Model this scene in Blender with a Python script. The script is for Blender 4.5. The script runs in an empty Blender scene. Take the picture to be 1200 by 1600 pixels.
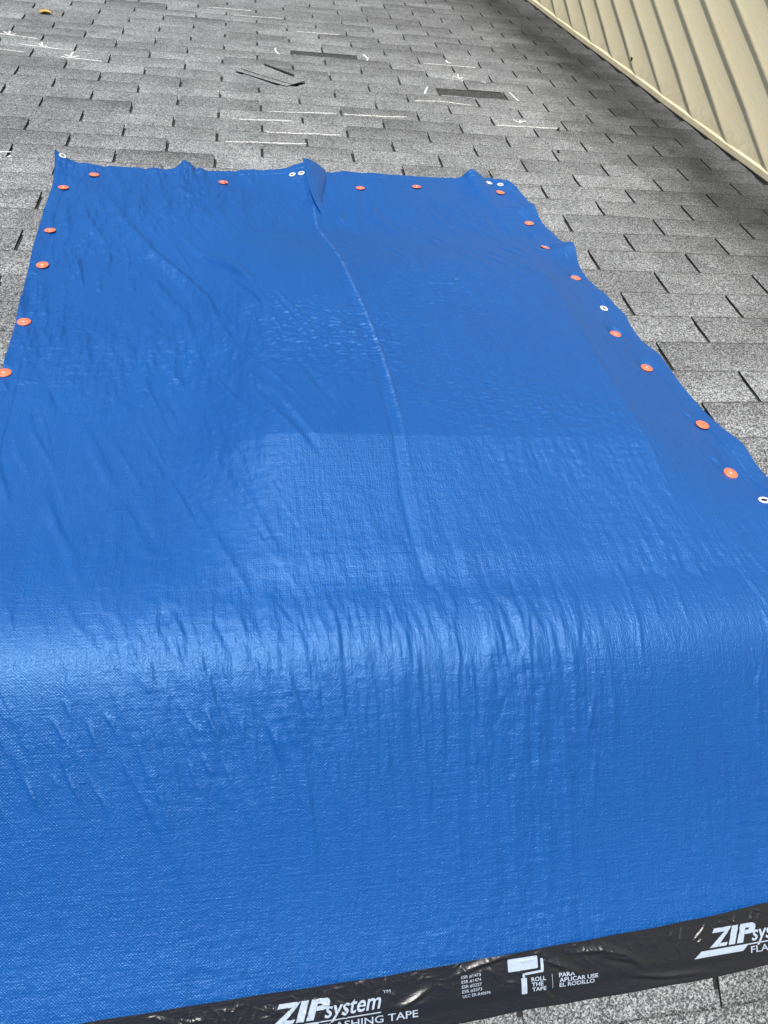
import bpy, bmesh, math, random
import numpy as np
from mathutils import Matrix, Vector

random.seed(11)
rng = np.random.default_rng(5)
scene = bpy.context.scene
COL = scene.collection

# ------------------------------------------------------------------ camera
S = math.radians(18.43)                 # roof pitch (4 in 12)
c, s, tanS = math.cos(S), math.sin(S), math.tan(S)
CAM = Vector((-1.1012, -0.37037, 1.0449))
R_RIGHT = Vector((0.98620, -0.09566, 0.13512))
R_DOWN = Vector((-0.02243, -0.88587, -0.46340))
R_FWD = Vector((0.16403, 0.45397, -0.87579))
cam = bpy.data.objects.new('camera', bpy.data.cameras.new('camera'))
COL.objects.link(cam)
cam.data.sensor_fit = 'VERTICAL'
cam.data.sensor_height = 36.0
cam.data.lens = 36.0 * 1156.0 / 1600.0
cam.data.clip_start = 0.02
cam.data.clip_end = 9000.0
cam.matrix_world = Matrix(((R_RIGHT.x, -R_DOWN.x, -R_FWD.x, CAM.x),
                           (R_RIGHT.y, -R_DOWN.y, -R_FWD.y, CAM.y),
                           (R_RIGHT.z, -R_DOWN.z, -R_FWD.z, CAM.z),
                           (0, 0, 0, 1)))
scene.camera = cam

# ------------------------------------------------------------------ sky, sun, exposure
SUN_DIR = Vector((-0.22, 0.13, 0.965)).normalized()      # towards the sun
SUN_EL = math.asin(SUN_DIR.z)
SUN_ROT = math.atan2(SUN_DIR.x, SUN_DIR.y)
world = bpy.data.worlds.new('World')
scene.world = world
world.use_nodes = True
wn = world.node_tree.nodes
wn.clear()
sky = wn.new('ShaderNodeTexSky')
sky.sky_type = 'NISHITA'
sky.sun_disc = False
sky.sun_elevation = SUN_EL
sky.sun_rotation = SUN_ROT
sky.dust_density = 1.5
bg = wn.new('ShaderNodeBackground')
bg.inputs['Strength'].default_value = 0.065
wo = wn.new('ShaderNodeOutputWorld')
world.node_tree.links.new(sky.outputs['Color'], bg.inputs['Color'])
world.node_tree.links.new(bg.outputs['Background'], wo.inputs['Surface'])

sun = bpy.data.objects.new('sun', bpy.data.lights.new('sun', 'SUN'))
COL.objects.link(sun)
sun.data.energy = 4.7
sun.data.angle = math.radians(0.53)
sun.data.color = (1.0, 0.965, 0.92)
sun.rotation_euler = (-SUN_DIR).to_track_quat('-Z', 'Y').to_euler()

scene.view_settings.view_transform = 'Standard'
scene.view_settings.look = 'None'
scene.view_settings.gamma = 1.0
scene.view_settings.use_curve_mapping = False
scene.view_settings.exposure = 0.45

# ------------------------------------------------------------------ roof frame
EXPO = 0.12408          # course exposure
TABW = 0.3048           # tab spacing
Q0 = 1.035              # distance from ridge to the reference course line
NEAR_LINE = 0.5985      # a butt line on the near slope


def far_pt(x, q, n=0.0):
    """Point on the far slope: q metres down from the ridge, n above the deck."""
    return (x, q * c + n * s, -q * s + n * c)


def near_pt(x, t, n=0.0):
    return (x, -t * c - n * s, -t * s + n * c)


def far_top(q):
    f = ((q - Q0) / EXPO) % 1.0
    return 0.002 + 0.006 * f


def near_top(t):
    f = ((t - NEAR_LINE) / EXPO) % 1.0
    return 0.002 + 0.006 * f


def project(p):
    v = Vector(p) - CAM
    z = v.dot(R_FWD)
    if z <= 0.01:
        return None
    return 600 + 1156 * v.dot(R_RIGHT) / z, 800 + 1156 * v.dot(R_DOWN) / z


# ------------------------------------------------------------------ object helpers
def link(name, mesh, mats=(), parent=None, loc=None):
    o = bpy.data.objects.new(name, mesh)
    COL.objects.link(o)
    for m in mats:
        if m.name not in [k.name for k in mesh.materials if k]:
            mesh.materials.append(m)
    if parent:
        o.parent = parent
    if loc:
        o.location = loc
    return o


def empty(name, loc=(0, 0, 0)):
    o = bpy.data.objects.new(name, None)
    COL.objects.link(o)
    o.location = loc
    o.empty_display_size = 0.05
    return o


def tag(o, label=None, cat=None, group=None, kind=None):
    if label: o['label'] = label
    if cat: o['category'] = cat
    if group: o['group'] = group
    if kind: o['kind'] = kind
    return o


def mesh_of(name, verts, faces, smooth=False):
    me = bpy.data.meshes.new(name)
    me.from_pydata([tuple(v) for v in verts], [], faces)
    if smooth:
        me.polygons.foreach_set('use_smooth', [True] * len(me.polygons))
    me.update()
    return me


def grid_mesh(name, X, Y, Z):
    """Smooth sheet from 2-D coordinate arrays, fast."""
    ny, nx = X.shape
    co = np.stack([X, Y, Z], -1).reshape(-1, 3).astype(np.float32)
    i = np.arange(ny * nx).reshape(ny, nx)
    quads = np.stack([i[:-1, :-1], i[:-1, 1:], i[1:, 1:], i[1:, :-1]], -1).reshape(-1, 4)
    me = bpy.data.meshes.new(name)
    me.vertices.add(len(co))
    me.vertices.foreach_set('co', co.ravel())
    me.loops.add(quads.size)
    me.loops.foreach_set('vertex_index', quads.ravel().astype(np.int32))
    me.polygons.add(len(quads))
    me.polygons.foreach_set('loop_start', np.arange(0, quads.size, 4, dtype=np.int32))
    me.polygons.foreach_set('use_smooth', np.ones(len(quads), dtype=bool))
    me.update(calc_edges=True)
    return me


# ------------------------------------------------------------------ materials
class NT:
    def __init__(self, name):
        self.m = bpy.data.materials.new(name)
        self.m.use_nodes = True
        self.t = self.m.node_tree
        self.t.nodes.clear()
        self.out = self.t.nodes.new('ShaderNodeOutputMaterial')
        self.b = self.t.nodes.new('ShaderNodeBsdfPrincipled')
        self.l(self.b.outputs[0], self.out.inputs[0])

    def n(self, kind, **kw):
        nd = self.t.nodes.new(kind)
        for k, v in kw.items():
            setattr(nd, k, v)
        return nd

    def l(self, a, b):
        self.t.links.new(a, b)

    def set(self, sock, v):
        if hasattr(v, 'is_output') or isinstance(v, bpy.types.NodeSocket):
            self.l(v, sock)
        else:
            sock.default_value = v

    def math(self, op, a, b=0.0, clamp=False):
        nd = self.n('ShaderNodeMath', operation=op)
        nd.use_clamp = clamp
        self.set(nd.inputs[0], a)
        self.set(nd.inputs[1], b)
        return nd.outputs[0]

    def mix(self, fac, a, b, blend='MIX'):
        nd = self.n('ShaderNodeMix', data_type='RGBA', blend_type=blend)
        self.set(nd.inputs[0], fac)
        self.set(nd.inputs[6], a if not isinstance(a, (tuple, list)) else (*a, 1)[:4])
        self.set(nd.inputs[7], b if not isinstance(b, (tuple, list)) else (*b, 1)[:4])
        return nd.outputs[2]

    def ramp(self, fac, lo, hi, a=0.0, b=1.0):
        nd = self.n('ShaderNodeMapRange')
        nd.clamp = True
        self.set(nd.inputs[0], fac)
        nd.inputs[1].default_value = lo
        nd.inputs[2].default_value = hi
        nd.inputs[3].default_value = a
        nd.inputs[4].default_value = b
        return nd.outputs[0]

    def pos(self):
        return self.n('ShaderNodeNewGeometry').outputs['Position']

    def noise(self, vec, scale, detail=2.0, rough=0.5):
        nd = self.n('ShaderNodeTexNoise')
        nd.inputs['Scale'].default_value = scale
        nd.inputs['Detail'].default_value = detail
        nd.inputs['Roughness'].default_value = rough
        self.l(vec, nd.inputs['Vector'])
        return nd.outputs[0]

    def scaled(self, vec, sc):
        nd = self.n('ShaderNodeMapping')
        nd.inputs['Scale'].default_value = sc
        self.l(vec, nd.inputs['Vector'])
        return nd.outputs[0]

    def bump(self, h, strength, dist, normal=None):
        nd = self.n('ShaderNodeBump')
        nd.inputs['Strength'].default_value = strength
        nd.inputs['Distance'].default_value = dist
        self.l(h, nd.inputs['Height'])
        if normal is not None:
            self.l(normal, nd.inputs['Normal'])
        return nd.outputs[0]


def simple_mat(name, col, rough=0.6, metal=0.0, noise_scale=None, amount=0.25, bump=None):
    t = NT(name)
    t.b.inputs['Roughness'].default_value = rough
    t.b.inputs['Metallic'].default_value = metal
    if noise_scale:
        p = t.pos()
        nz = t.noise(p, noise_scale, 4.0, 0.6)
        f = t.ramp(nz, 0.3, 0.7, 1.0 - amount, 1.0 + amount)
        nd = t.n('ShaderNodeVectorMath', operation='SCALE')
        nd.inputs[0].default_value = col
        t.l(f, nd.inputs[3])
        t.l(nd.outputs[0], t.b.inputs['Base Color'])
        if bump:
            t.l(t.bump(nz, 0.6, bump), t.b.inputs['Normal'])
    else:
        t.b.inputs['Base Color'].default_value = (*col, 1)
    return t.m


def shingle_mat(name, stuff=False, dark=1.0):
    """Grey mineral granules; shade painted in towards the butt edge."""
    t = NT(name)
    p = t.pos()
    # granules: two sizes of random cells
    v1 = t.n('ShaderNodeTexVoronoi'); v1.inputs['Scale'].default_value = 470.0
    t.l(p, v1.inputs['Vector'])
    v2 = t.n('ShaderNodeTexVoronoi'); v2.inputs['Scale'].default_value = 300.0
    t.l(p, v2.inputs['Vector'])
    s1 = t.n('ShaderNodeSeparateColor'); t.l(v1.outputs['Color'], s1.inputs[0])
    s2 = t.n('ShaderNodeSeparateColor'); t.l(v2.outputs['Color'], s2.inputs[0])
    g = t.math('ADD', t.math('MULTIPLY', s1.outputs[0], 0.74), t.math('MULTIPLY', s2.outputs[0], 0.26))
    cr = t.n('ShaderNodeValToRGB')
    cr.color_ramp.elements[0].position = 0.20
    cr.color_ramp.elements[0].color = (0.048 * dark, 0.050 * dark, 0.053 * dark, 1)
    cr.color_ramp.elements[1].position = 0.88
    cr.color_ramp.elements[1].color = (*[(v if dark == 1.0 else v * 0.32) for v in (0.385, 0.40, 0.41)], 1)
    e = cr.color_ramp.elements.new(0.5)
    e.color = (0.158 * dark, 0.164 * dark, 0.170 * dark, 1)
    t.l(g, cr.inputs[0])
    col = cr.outputs[0]
    # blotches
    b1 = t.ramp(t.noise(p, 55.0, 3.0, 0.6), 0.3, 0.7, 0.88, 1.12)
    b2 = t.ramp(t.noise(p, 7.0, 3.0, 0.6), 0.3, 0.7, 0.80, 1.16)
    f = t.math('MULTIPLY', b1, b2)
    # tone of the piece
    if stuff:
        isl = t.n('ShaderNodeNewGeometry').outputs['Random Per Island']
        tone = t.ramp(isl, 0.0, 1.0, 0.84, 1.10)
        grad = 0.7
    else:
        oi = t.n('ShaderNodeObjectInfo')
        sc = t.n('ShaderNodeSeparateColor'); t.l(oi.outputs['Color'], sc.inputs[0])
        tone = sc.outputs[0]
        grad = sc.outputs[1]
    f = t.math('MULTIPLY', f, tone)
    # painted-in butt-edge shade, from the piece's own UV (v = 1 at the butt)
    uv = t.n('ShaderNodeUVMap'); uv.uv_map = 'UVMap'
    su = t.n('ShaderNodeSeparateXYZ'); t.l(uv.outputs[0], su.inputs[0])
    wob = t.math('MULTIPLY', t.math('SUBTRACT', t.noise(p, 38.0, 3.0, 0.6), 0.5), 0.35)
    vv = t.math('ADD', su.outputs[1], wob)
    wear_shade = t.math('MULTIPLY', t.ramp(vv, 0.25, 1.0, 0.0, 0.42), grad)
    f = t.math('MULTIPLY', f, t.math('SUBTRACT', 1.0, wear_shade))
    line = t.ramp(t.math('ADD', su.outputs[1], t.math('MULTIPLY', wob, 0.10)), *((0.80, 0.90) if dark < 1 else (0.955, 0.99)), 1.0, 0.42)  # thin dark butt line; wider on dark granules, painting the recess edge's shadow
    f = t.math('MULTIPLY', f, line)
    # run-off staining beside the wall; tone darker out over the far right field
    sp = t.n('ShaderNodeSeparateXYZ'); t.l(p, sp.inputs[0])
    wx = t.math('ADD', sp.outputs[0], t.math('MULTIPLY', t.math('SUBTRACT', t.noise(p, 2.6, 4.0, 0.6), 0.5), 0.55))
    st = t.math('MULTIPLY', t.ramp(wx, 0.08, 0.52, 0.0, 1.0), t.ramp(wx, 0.60, 0.80, 1.0, 0.62))
    st = t.math('MULTIPLY', st, t.ramp(t.noise(t.scaled(p, (3.0, 1.0, 1.0)), 1.6, 3.0, 0.55), 0.25, 0.6, 0.80, 1.0))
    f = t.math('MULTIPLY', f, t.math('SUBTRACT', 1.0, t.math('MULTIPLY', st, 0.80)))
    fa = t.ramp(t.math('ADD', sp.outputs[1], t.math('MULTIPLY', sp.outputs[0], 1.3)), 2.2, 5.0, 1.0, 0.66)
    f = t.math('MULTIPLY', f, fa)
    nd = t.n('ShaderNodeVectorMath', operation='SCALE')
    t.l(col, nd.inputs[0]); t.l(f, nd.inputs[3])
    t.l(nd.outputs[0], t.b.inputs['Base Color'])
    t.b.inputs['Roughness'].default_value = 0.85
    t.b.inputs['Specular IOR Level'].default_value = 0.25
    t.l(t.bump(g, 0.7, 0.0012), t.b.inputs['Normal'])
    return t.m


def tarp_mat():
    t = NT('blue woven tarp')
    p = t.pos()
    sp = t.n('ShaderNodeSeparateXYZ'); t.l(p, sp.inputs[0])
    jit = t.noise(p, 60.0, 2.0, 0.5)
    kx, ky = 2 * math.pi / 0.0042, 2 * math.pi / 0.0042
    ax = t.math('ADD', t.math('MULTIPLY', sp.outputs[0], kx), t.math('MULTIPLY', jit, 4.0))
    ay = t.math('ADD', t.math('MULTIPLY', sp.outputs[1], ky / c), t.math('MULTIPLY', jit, 3.0))
    weave = t.math('MULTIPLY', t.math('SINE', ax), t.math('SINE', ay))
    # slubs: long thin ribs along and across
    r1 = t.noise(t.scaled(p, (320.0, 22.0, 22.0)), 1.0, 2.0, 0.6)
    r2 = t.noise(t.scaled(p, (18.0, 300.0, 300.0)), 1.0, 2.0, 0.6)
    fine = t.noise(p, 330.0, 2.0, 0.6)
    crk = t.noise(t.scaled(p, (170.0, 60.0, 60.0)), 1.0, 3.0, 0.65)
    h = t.math('ADD', t.math('MULTIPLY', weave, 0.13), t.math('ADD', t.math('MULTIPLY', r1, 0.8), t.math('MULTIPLY', r2, 0.6)))
    h = t.math('ADD', h, t.math('ADD', t.math('MULTIPLY', fine, 0.9), t.math('MULTIPLY', crk, 1.1)))
    n = t.bump(h, 0.8, 0.0012)
    big = t.noise(p, 2.2, 3.0, 0.5)
    mid = t.noise(t.scaled(p, (60.0, 9.0, 9.0)), 1.0, 3.0, 0.6)
    col = t.mix(t.ramp(big, 0.3, 0.7), (0.0003, 0.052, 0.232), (0.0003, 0.061, 0.260))
    col = t.mix(t.ramp(mid, 0.35, 0.75, 0.0, 0.35), col, (0.0006, 0.078, 0.305))
    wa = t.n('ShaderNodeAttribute'); wa.attribute_name = 'wear_shade'
    fr = t.math('MULTIPLY', wa.outputs['Fac'], t.ramp(t.noise(t.scaled(p, (70.0, 300.0, 300.0)), 1.0, 2.0, 0.6), 0.46, 0.60))
    col = t.mix(fr, col, (0.09, 0.21, 0.50))
    t.l(col, t.b.inputs['Base Color'])
    t.b.inputs['Roughness'].default_value = 0.465
    t.b.inputs['Specular IOR Level'].default_value = 1.0
    t.b.inputs['Specular Tint'].default_value = (0.38, 0.68, 1.0, 1)
    t.l(n, t.b.inputs['Normal'])
    return t.m


def tape_mat():
    t = NT('black plastic tape')
    p = t.pos()
    nz = t.noise(t.scaled(p, (1.0, 2.5, 2.5)), 45.0, 3.0, 0.6)
    nz2 = t.noise(p, 260.0, 2.0, 0.5)
    t.b.inputs['Base Color'].default_value = (0.010, 0.011, 0.015, 1)
    t.b.inputs['Roughness'].default_value = 0.36
    t.b.inputs['Specular IOR Level'].default_value = 0.5
    n = t.bump(nz, 0.28, 0.005)
    n = t.bump(nz2, 0.05, 0.0006, n)
    t.l(n, t.b.inputs['Normal'])
    return t.m


def chalk_mat():
    t = NT('white chalk')
    p = t.pos()
    nz = t.noise(p, 210.0, 2.0, 0.6)
    t.b.inputs['Base Color'].default_value = (0.70, 0.70, 0.68, 1)
    t.b.inputs['Roughness'].default_value = 0.95
    t.l(t.ramp(nz, 0.37, 0.50), t.b.inputs['Alpha'])
    return t.m


def siding_mat():
    t = NT('cream painted siding')
    p = t.pos()
    g = t.noise(t.scaled(p, (1.0, 9.0, 90.0)), 1.0, 4.0, 0.65)
    blot = t.noise(p, 6.0, 4.0, 0.6)
    speck = t.noise(p, 150.0, 2.0, 0.6)
    col = t.mix(t.ramp(blot, 0.3, 0.72), (0.83, 0.715, 0.46), (0.86, 0.765, 0.52))
    col = t.mix(t.ramp(speck, 0.64, 0.74, 0.0, 0.35), col, (0.34, 0.29, 0.18))
    # grime that gathers low on the wall, just over the trim
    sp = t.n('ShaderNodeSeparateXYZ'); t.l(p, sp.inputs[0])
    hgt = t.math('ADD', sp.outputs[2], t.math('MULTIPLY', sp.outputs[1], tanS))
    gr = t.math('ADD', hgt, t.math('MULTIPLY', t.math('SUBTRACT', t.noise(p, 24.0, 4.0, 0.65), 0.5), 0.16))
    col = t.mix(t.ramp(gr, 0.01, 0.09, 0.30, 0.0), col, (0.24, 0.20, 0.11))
    t.l(col, t.b.inputs['Base Color'])
    t.b.inputs['Roughness'].default_value = 0.55
    h = t.math('ADD', g, t.math('MULTIPLY', speck, 0.4))
    t.l(t.bump(h, 0.35, 0.0015), t.b.inputs['Normal'])
    return t.m


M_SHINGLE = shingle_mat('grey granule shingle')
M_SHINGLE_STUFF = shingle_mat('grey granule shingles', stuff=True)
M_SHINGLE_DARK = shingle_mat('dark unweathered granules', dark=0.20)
M_ASPHALT = simple_mat('black asphalt', (0.012, 0.012, 0.012), 0.85, 0, 180.0, 0.5, 0.001)
M_TARP = tarp_mat()
M_TAPE = tape_mat()
M_CHALK = chalk_mat()
M_SIDING = siding_mat()
M_CAP = simple_mat('orange plastic cap', (0.88, 0.17, 0.085), 0.40, 0, 120.0, 0.12)
M_STEEL = simple_mat('galvanised nail', (0.62, 0.61, 0.58), 0.38, 0.9)
M_GROM = simple_mat('brushed aluminium grommet', (0.80, 0.80, 0.80), 0.40, 0.25)
M_HOLE = simple_mat('dark hole', (0.01, 0.01, 0.012), 0.9)
M_PRINT = simple_mat('pale print ink', (0.33, 0.40, 0.49), 0.45, 0, 300.0, 0.12)
M_LEAF = simple_mat('dry leaf', (0.46, 0.27, 0.06), 0.7, 0, 160.0, 0.4)
M_DEBRIS = simple_mat('dark debris', (0.016, 0.015, 0.014), 0.9, 0, 200.0, 0.5)
M_WOOD = simple_mat('fascia paint', (0.62, 0.58, 0.46), 0.6, 0, 30.0, 0.1)
M_GRASS = simple_mat('lawn', (0.07, 0.10, 0.035), 0.95, 0, 3.0, 0.4)

# ------------------------------------------------------------------ ground and roof deck
ground_q = mesh_of('ground', [(-4000, -4000, -4.2), (4000, -4000, -4.2), (4000, 4000, -4.2), (-4000, 4000, -4.2)], [(0, 1, 2, 3)])
tag(link('ground', ground_q, [M_GRASS]), kind='structure')

ROOF_X0, ROOF_X1, FAR_Q, NEAR_T = -4.6, 0.775, 7.6, 3.4


def slab(name, a0, a1, b0, b1, mat, parent=None, th=0.16):
    """Deck with ridge: a prism under both slopes."""
    sec = [near_pt(0, NEAR_T)[1:], (0.0, 0.0), far_pt(0, FAR_Q)[1:]]
    v = []
    for x in (ROOF_X0, ROOF_X1):
        v += [(x, y, z) for y, z in sec] + [(x, y, z - th) for y, z in sec]
    f = [(0, 1, 7, 6), (1, 2, 8, 7), (3, 9, 10, 4), (4, 10, 11, 5), (0, 6, 9, 3), (2, 5, 11, 8),
         (0, 3, 4, 1), (1, 4, 5, 2), (6, 7, 10, 9), (7, 8, 11, 10)]
    return link(name, mesh_of(name, v, f), [mat], parent)


roof = tag(slab('roof', 0, 0, 0, 0, M_ASPHALT), kind='structure')  # black deck stands in for dirt and shade inside the cutouts

# ------------------------------------------------------------------ shingles
ROWS = {-4: .532, -3: .6537, -2: .7787, -1: .9035, 0: 1.0272, 1: 1.1533, 2: 1.2782, 3: 1.4011, 4: 1.5252, 5: 1.6516,
        6: 1.7709, 7: 1.8886, 8: 2.0135, 9: 2.1361, 10: 2.2593, 11: 2.3809, 12: 2.5031, 13: 2.6216, 14: 2.748,
        15: 2.8821, 16: 3.0216, 17: 3.145, 18: 3.2679, 19: 3.3841, 20: 3.5043, 21: 3.623, 22: 3.7375, 23: 3.8606,
        24: 3.9792, 25: 4.1002, 26: 4.2297, 27: 4.368, 28: 4.505, 29: 4.635, 30: 4.76}


def row_line(r):
    if r in ROWS: return ROWS[r]
    return ROWS[-4] + (r + 4) * EXPO if r < -4 else ROWS[30] + (r - 30) * 0.126


def bow(x, q):
    return -0.035 * max(0.0, 1 - ((x + 1.0) / 0.85) ** 2) * min(1.0, max(0.0, (q - 2.2) / 0.8))


def far_surf(x, q):
    """Height of the shingle tops on the far slope."""
    qq = q - bow(x, q)
    r = int(math.floor((qq - Q0) / EXPO)) - 1
    while row_line(r + 1) <= qq: r += 1
    while row_line(r) > qq: r -= 1
    return 0.002 + 0.006 * (qq - row_line(r)) / (row_line(r + 1) - row_line(r))


def tab_mesh(name, mats, w, e, y0=-0.022, rnd=None, lift=0.0, jag=0.0016, z1=0.008, th=0.005, cut=0.0046):
    rnd = rnd or random
    nx = 5
    xs = [cut + (w - 2 * cut) * i / nx for i in range(nx + 1)]
    ys = [(y0, 0.0008), (0.0, 0.002), (e * 0.55, 0.002 + (z1 - 0.002) * 0.55), (e, z1)]
    v, uv, f = [], [], []
    jit = [rnd.uniform(-1, 1) * jag for _ in xs]
    lf = [lift * max(0.0, 1 - abs(i / nx - 0.5) * 1.6) for i in range(nx + 1)]
    jx = [rnd.uniform(-0.0007, 0.0007) for _ in range(8)]
    for j, (y, z) in enumerate(ys):
        for i, x in enumerate(xs):
            dx = (jx[j] if i == 0 else jx[j + 4] if i == nx else 0.0)
            yy = y + (jit[i] if j == 3 else 0.0)
            zz = z + (lf[i] if j == 3 else 0.25 * lf[i] if j == 2 else 0.0)
            v.append((x + dx, yy, zz)); uv.append((x / w, max(0.0, y / e)))
    n1 = nx + 1
    for j in range(3):
        for i in range(nx):
            a = j * n1 + i
            f.append((a, a + 1, a + 1 + n1, a + n1))
    top = len(f)
    base = len(v)
    for i, x in enumerate(xs):                      # underside of the butt edge
        k = 3 * n1 + i
        v.append((v[k][0], v[k][1] - 0.0008, v[k][2] - th)); uv.append((x / w, 1.0))
    for i in range(nx):
        a = 3 * n1 + i
        f.append((a, a + 1, base + i + 1, base + i))
    for side, i in ((0, 0), (1, nx)):
        b0 = len(v)
        for j in range(4):
            k = j * n1 + i
            v.append((v[k][0], v[k][1], v[k][2] - th)); uv.append((xs[i] / w, 0.5))
        for j in range(3):
            a, b = j * n1 + i, (j + 1) * n1 + i
            f.append((a, b, b0 + j + 1, b0 + j) if side == 0 else (b, a, b0 + j, b0 + j + 1))
    me = mesh_of(name, v, f)
    for m in mats: me.materials.append(m)
    lay = me.uv_layers.new(name='UVMap')
    for p in me.polygons:
        p.material_index = 0 if p.index < top else (1 if len(mats) > 1 else 0)
        for li in p.loop_indices:
            lay.data[li].uv = uv[me.loops[li].vertex_index]
    return me


# the tarp's outline on the roof (used by the shingles too)
L_PTS = [(-0.62, -1.515), (-0.30, -1.530), (0.0, -1.548), (0.5955, -1.588), (0.8158, -1.6046), (1.1681, -1.637),
         (1.3789, -1.6515), (1.5555, -1.6597), (1.75, -1.679)]
R_PTS = [(-0.62, -0.055), (-0.2, -0.085), (0.05, -0.115), (0.18, -0.128), (0.2738, -0.1351), (0.3177, -0.1387), (0.3675, -0.1404),
         (0.4307, -0.1512), (0.509, -0.1646), (0.6057, -0.1733), (0.7054, -0.1769), (0.7811, -0.1943), (0.8872, -0.1962),
         (0.9842, -0.222), (1.1003, -0.2279), (1.2058, -0.219), (1.27, -0.222), (1.3509, -0.226), (1.4377, -0.2389), (1.5332, -0.242),
         (1.6353, -0.238), (1.70, -0.2473), (1.7762, -0.2716)]
T_PTS = [(-1.68, 1.748), (-1.60, 1.733), (-1.5664, 1.729), (-1.4746, 1.732), (-1.4083, 1.7215), (-1.3525, 1.726), (-1.2768, 1.731), (-1.1903, 1.7362),
         (-1.0924, 1.758), (-1.033, 1.7535), (-0.93, 1.765), (-0.8741, 1.772), (-0.8061, 1.792), (-0.683, 1.7757),
         (-0.5544, 1.7825), (-0.4522, 1.7855), (-0.39, 1.79), (-0.3189, 1.800), (-0.2716, 1.7762)]
TARP_Q0 = -0.525


def interp(pts, q):
    a = np.array(pts)
    return np.interp(q, a[:, 0], a[:, 1])


def under_tarp(x, q, m=0.03):
    if q < TARP_Q0 + m or q > float(interp(T_PTS, x)) - m - 0.02: return False
    return float(interp(L_PTS, q)) + m < x < float(interp(R_PTS, q)) - m


FAR_FRAME = Matrix(((1, 0, 0), (0, c, s), (0, -s, c))).to_4x4()
NEAR_FRAME = Matrix(((-1, 0, 0), (0, -c, -s), (0, -s, c))).to_4x4()
srnd = random.Random(3)
tabs = []                                             # (area, slope, x, q, width, exposure, row, col)
for r in range(-9, 52):
    q0, q1 = row_line(r), row_line(r + 1)
    if q0 < 0.02 or q1 > FAR_Q: continue
    off = (r % 2) * 0.5
    wob = srnd.uniform(-0.003, 0.003)
    for k in range(-16, 4):
        x = (k + off) * TABW - 0.002 + wob
        wd = TABW
        if x > ROOF_X1 - 0.03 or x + TABW < ROOF_X0 + 0.05: continue
        if x + wd > ROOF_X1: wd = ROOF_X1 - x
        b = bow(x + wd / 2, (q0 + q1) / 2)
        tabs.append(['far', x, q0 + b, wd, q1 - q0, r, k + off])
for r in range(-4, 22):
    t0 = NEAR_LINE + (r - 1) * EXPO
    if t0 < 0.02 or t0 + EXPO > NEAR_T: continue
    off = (r % 2) * 0.5
    for k in range(-16, 6):
        x = -0.4515 - off * TABW + k * TABW
        wd = TABW
        if x > ROOF_X1 - 0.03 or x + TABW < ROOF_X0 + 0.05: continue
        if x + wd > ROOF_X1: wd = ROOF_X1 - x
        # row 0 of this numbering holds the cutouts seen beside the tape
        tabs.append(['near', x, t0, wd, EXPO, r, k])


def area_in_frame(sl, x, q, wd, ex):
    P = []
    for (a, b) in ((x, q), (x + wd, q), (x + wd, q + ex), (x, q + ex)):
        p = project(far_pt(a, b, 0.005) if sl == 'far' else near_pt(a, b, 0.005))
        if p is None: return 0.0
        P.append(p)
    if max(p[0] for p in P) < 4 or min(p[0] for p in P) > 1196 or max(p[1] for p in P) < 4 or min(p[1] for p in P) > 1596:
        return 0.0
    Q = [(min(1200, max(0, a)), min(1600, max(0, b))) for a, b in P]
    return 0.5 * abs(sum(Q[i][0] * Q[(i + 1) % 4][1] - Q[(i + 1) % 4][0] * Q[i][1] for i in range(4)))


MISSING = {(18, -3.0), (14, -1.0)}
kept, bare = [], []
for t in tabs:
    sl, x, q, wd, ex, r, k = t
    sg = 1 if sl == 'far' else -1
    if all(under_tarp(a, sg * b) for a, b in ((x, q), (x + wd, q), (x + wd, q + ex), (x, q + ex), (x + wd / 2, q + ex / 2))):
        continue
    if sl == 'far' and (r, k) in MISSING:
        bare.append(t)
        continue
    kept.append((area_in_frame(sl, x, q, wd, ex), t))
kept.sort(key=lambda a: -a[0])
N_SINGLE = 296
single = [t for a, t in kept[:N_SINGLE] if a > 12]
rest = [t for a, t in kept[:N_SINGLE] if a <= 12] + [t for a, t in kept[N_SINGLE:]]

mrnd = random.Random(21)
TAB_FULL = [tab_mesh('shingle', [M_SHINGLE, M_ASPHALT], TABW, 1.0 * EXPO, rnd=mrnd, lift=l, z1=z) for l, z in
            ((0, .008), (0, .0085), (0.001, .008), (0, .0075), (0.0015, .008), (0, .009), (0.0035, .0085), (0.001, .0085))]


def tab_matrix(t):
    sl, x, q, wd, ex, r, k = t
    fr = FAR_FRAME if sl == 'far' else NEAR_FRAME
    p = far_pt(x, q) if sl == 'far' else near_pt(x + wd, q)
    m = Matrix.Translation(p) @ fr
    return m @ Matrix.Rotation(mrnd.uniform(-0.004, 0.004), 4, 'Z') @ Matrix.Diagonal((wd / TABW, ex / EXPO, 1, 1))


for i, t in enumerate(single):
    me = TAB_FULL[mrnd.choice((0, 1, 2, 3, 4, 5, 7, 0, 1, 2, 3, 6))]
    sg = 1 if t[0] == 'far' else -1
    if any(under_tarp(t[1] + t[3] * a, sg * (t[2] + t[4] * b), -0.05) for a in (0, .25, .5, .75, 1) for b in (0, .5, 1)) or t[0] == 'near':
        me = TAB_FULL[mrnd.choice((0, 3))]
    o = bpy.data.objects.new('shingle', me)
    COL.objects.link(o)
    o.parent = roof
    o.matrix_world = tab_matrix(t)
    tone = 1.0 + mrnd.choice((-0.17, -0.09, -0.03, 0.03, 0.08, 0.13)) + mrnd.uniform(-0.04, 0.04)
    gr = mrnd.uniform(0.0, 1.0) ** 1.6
    o.color = (tone, gr, mrnd.random(), 1)

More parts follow.
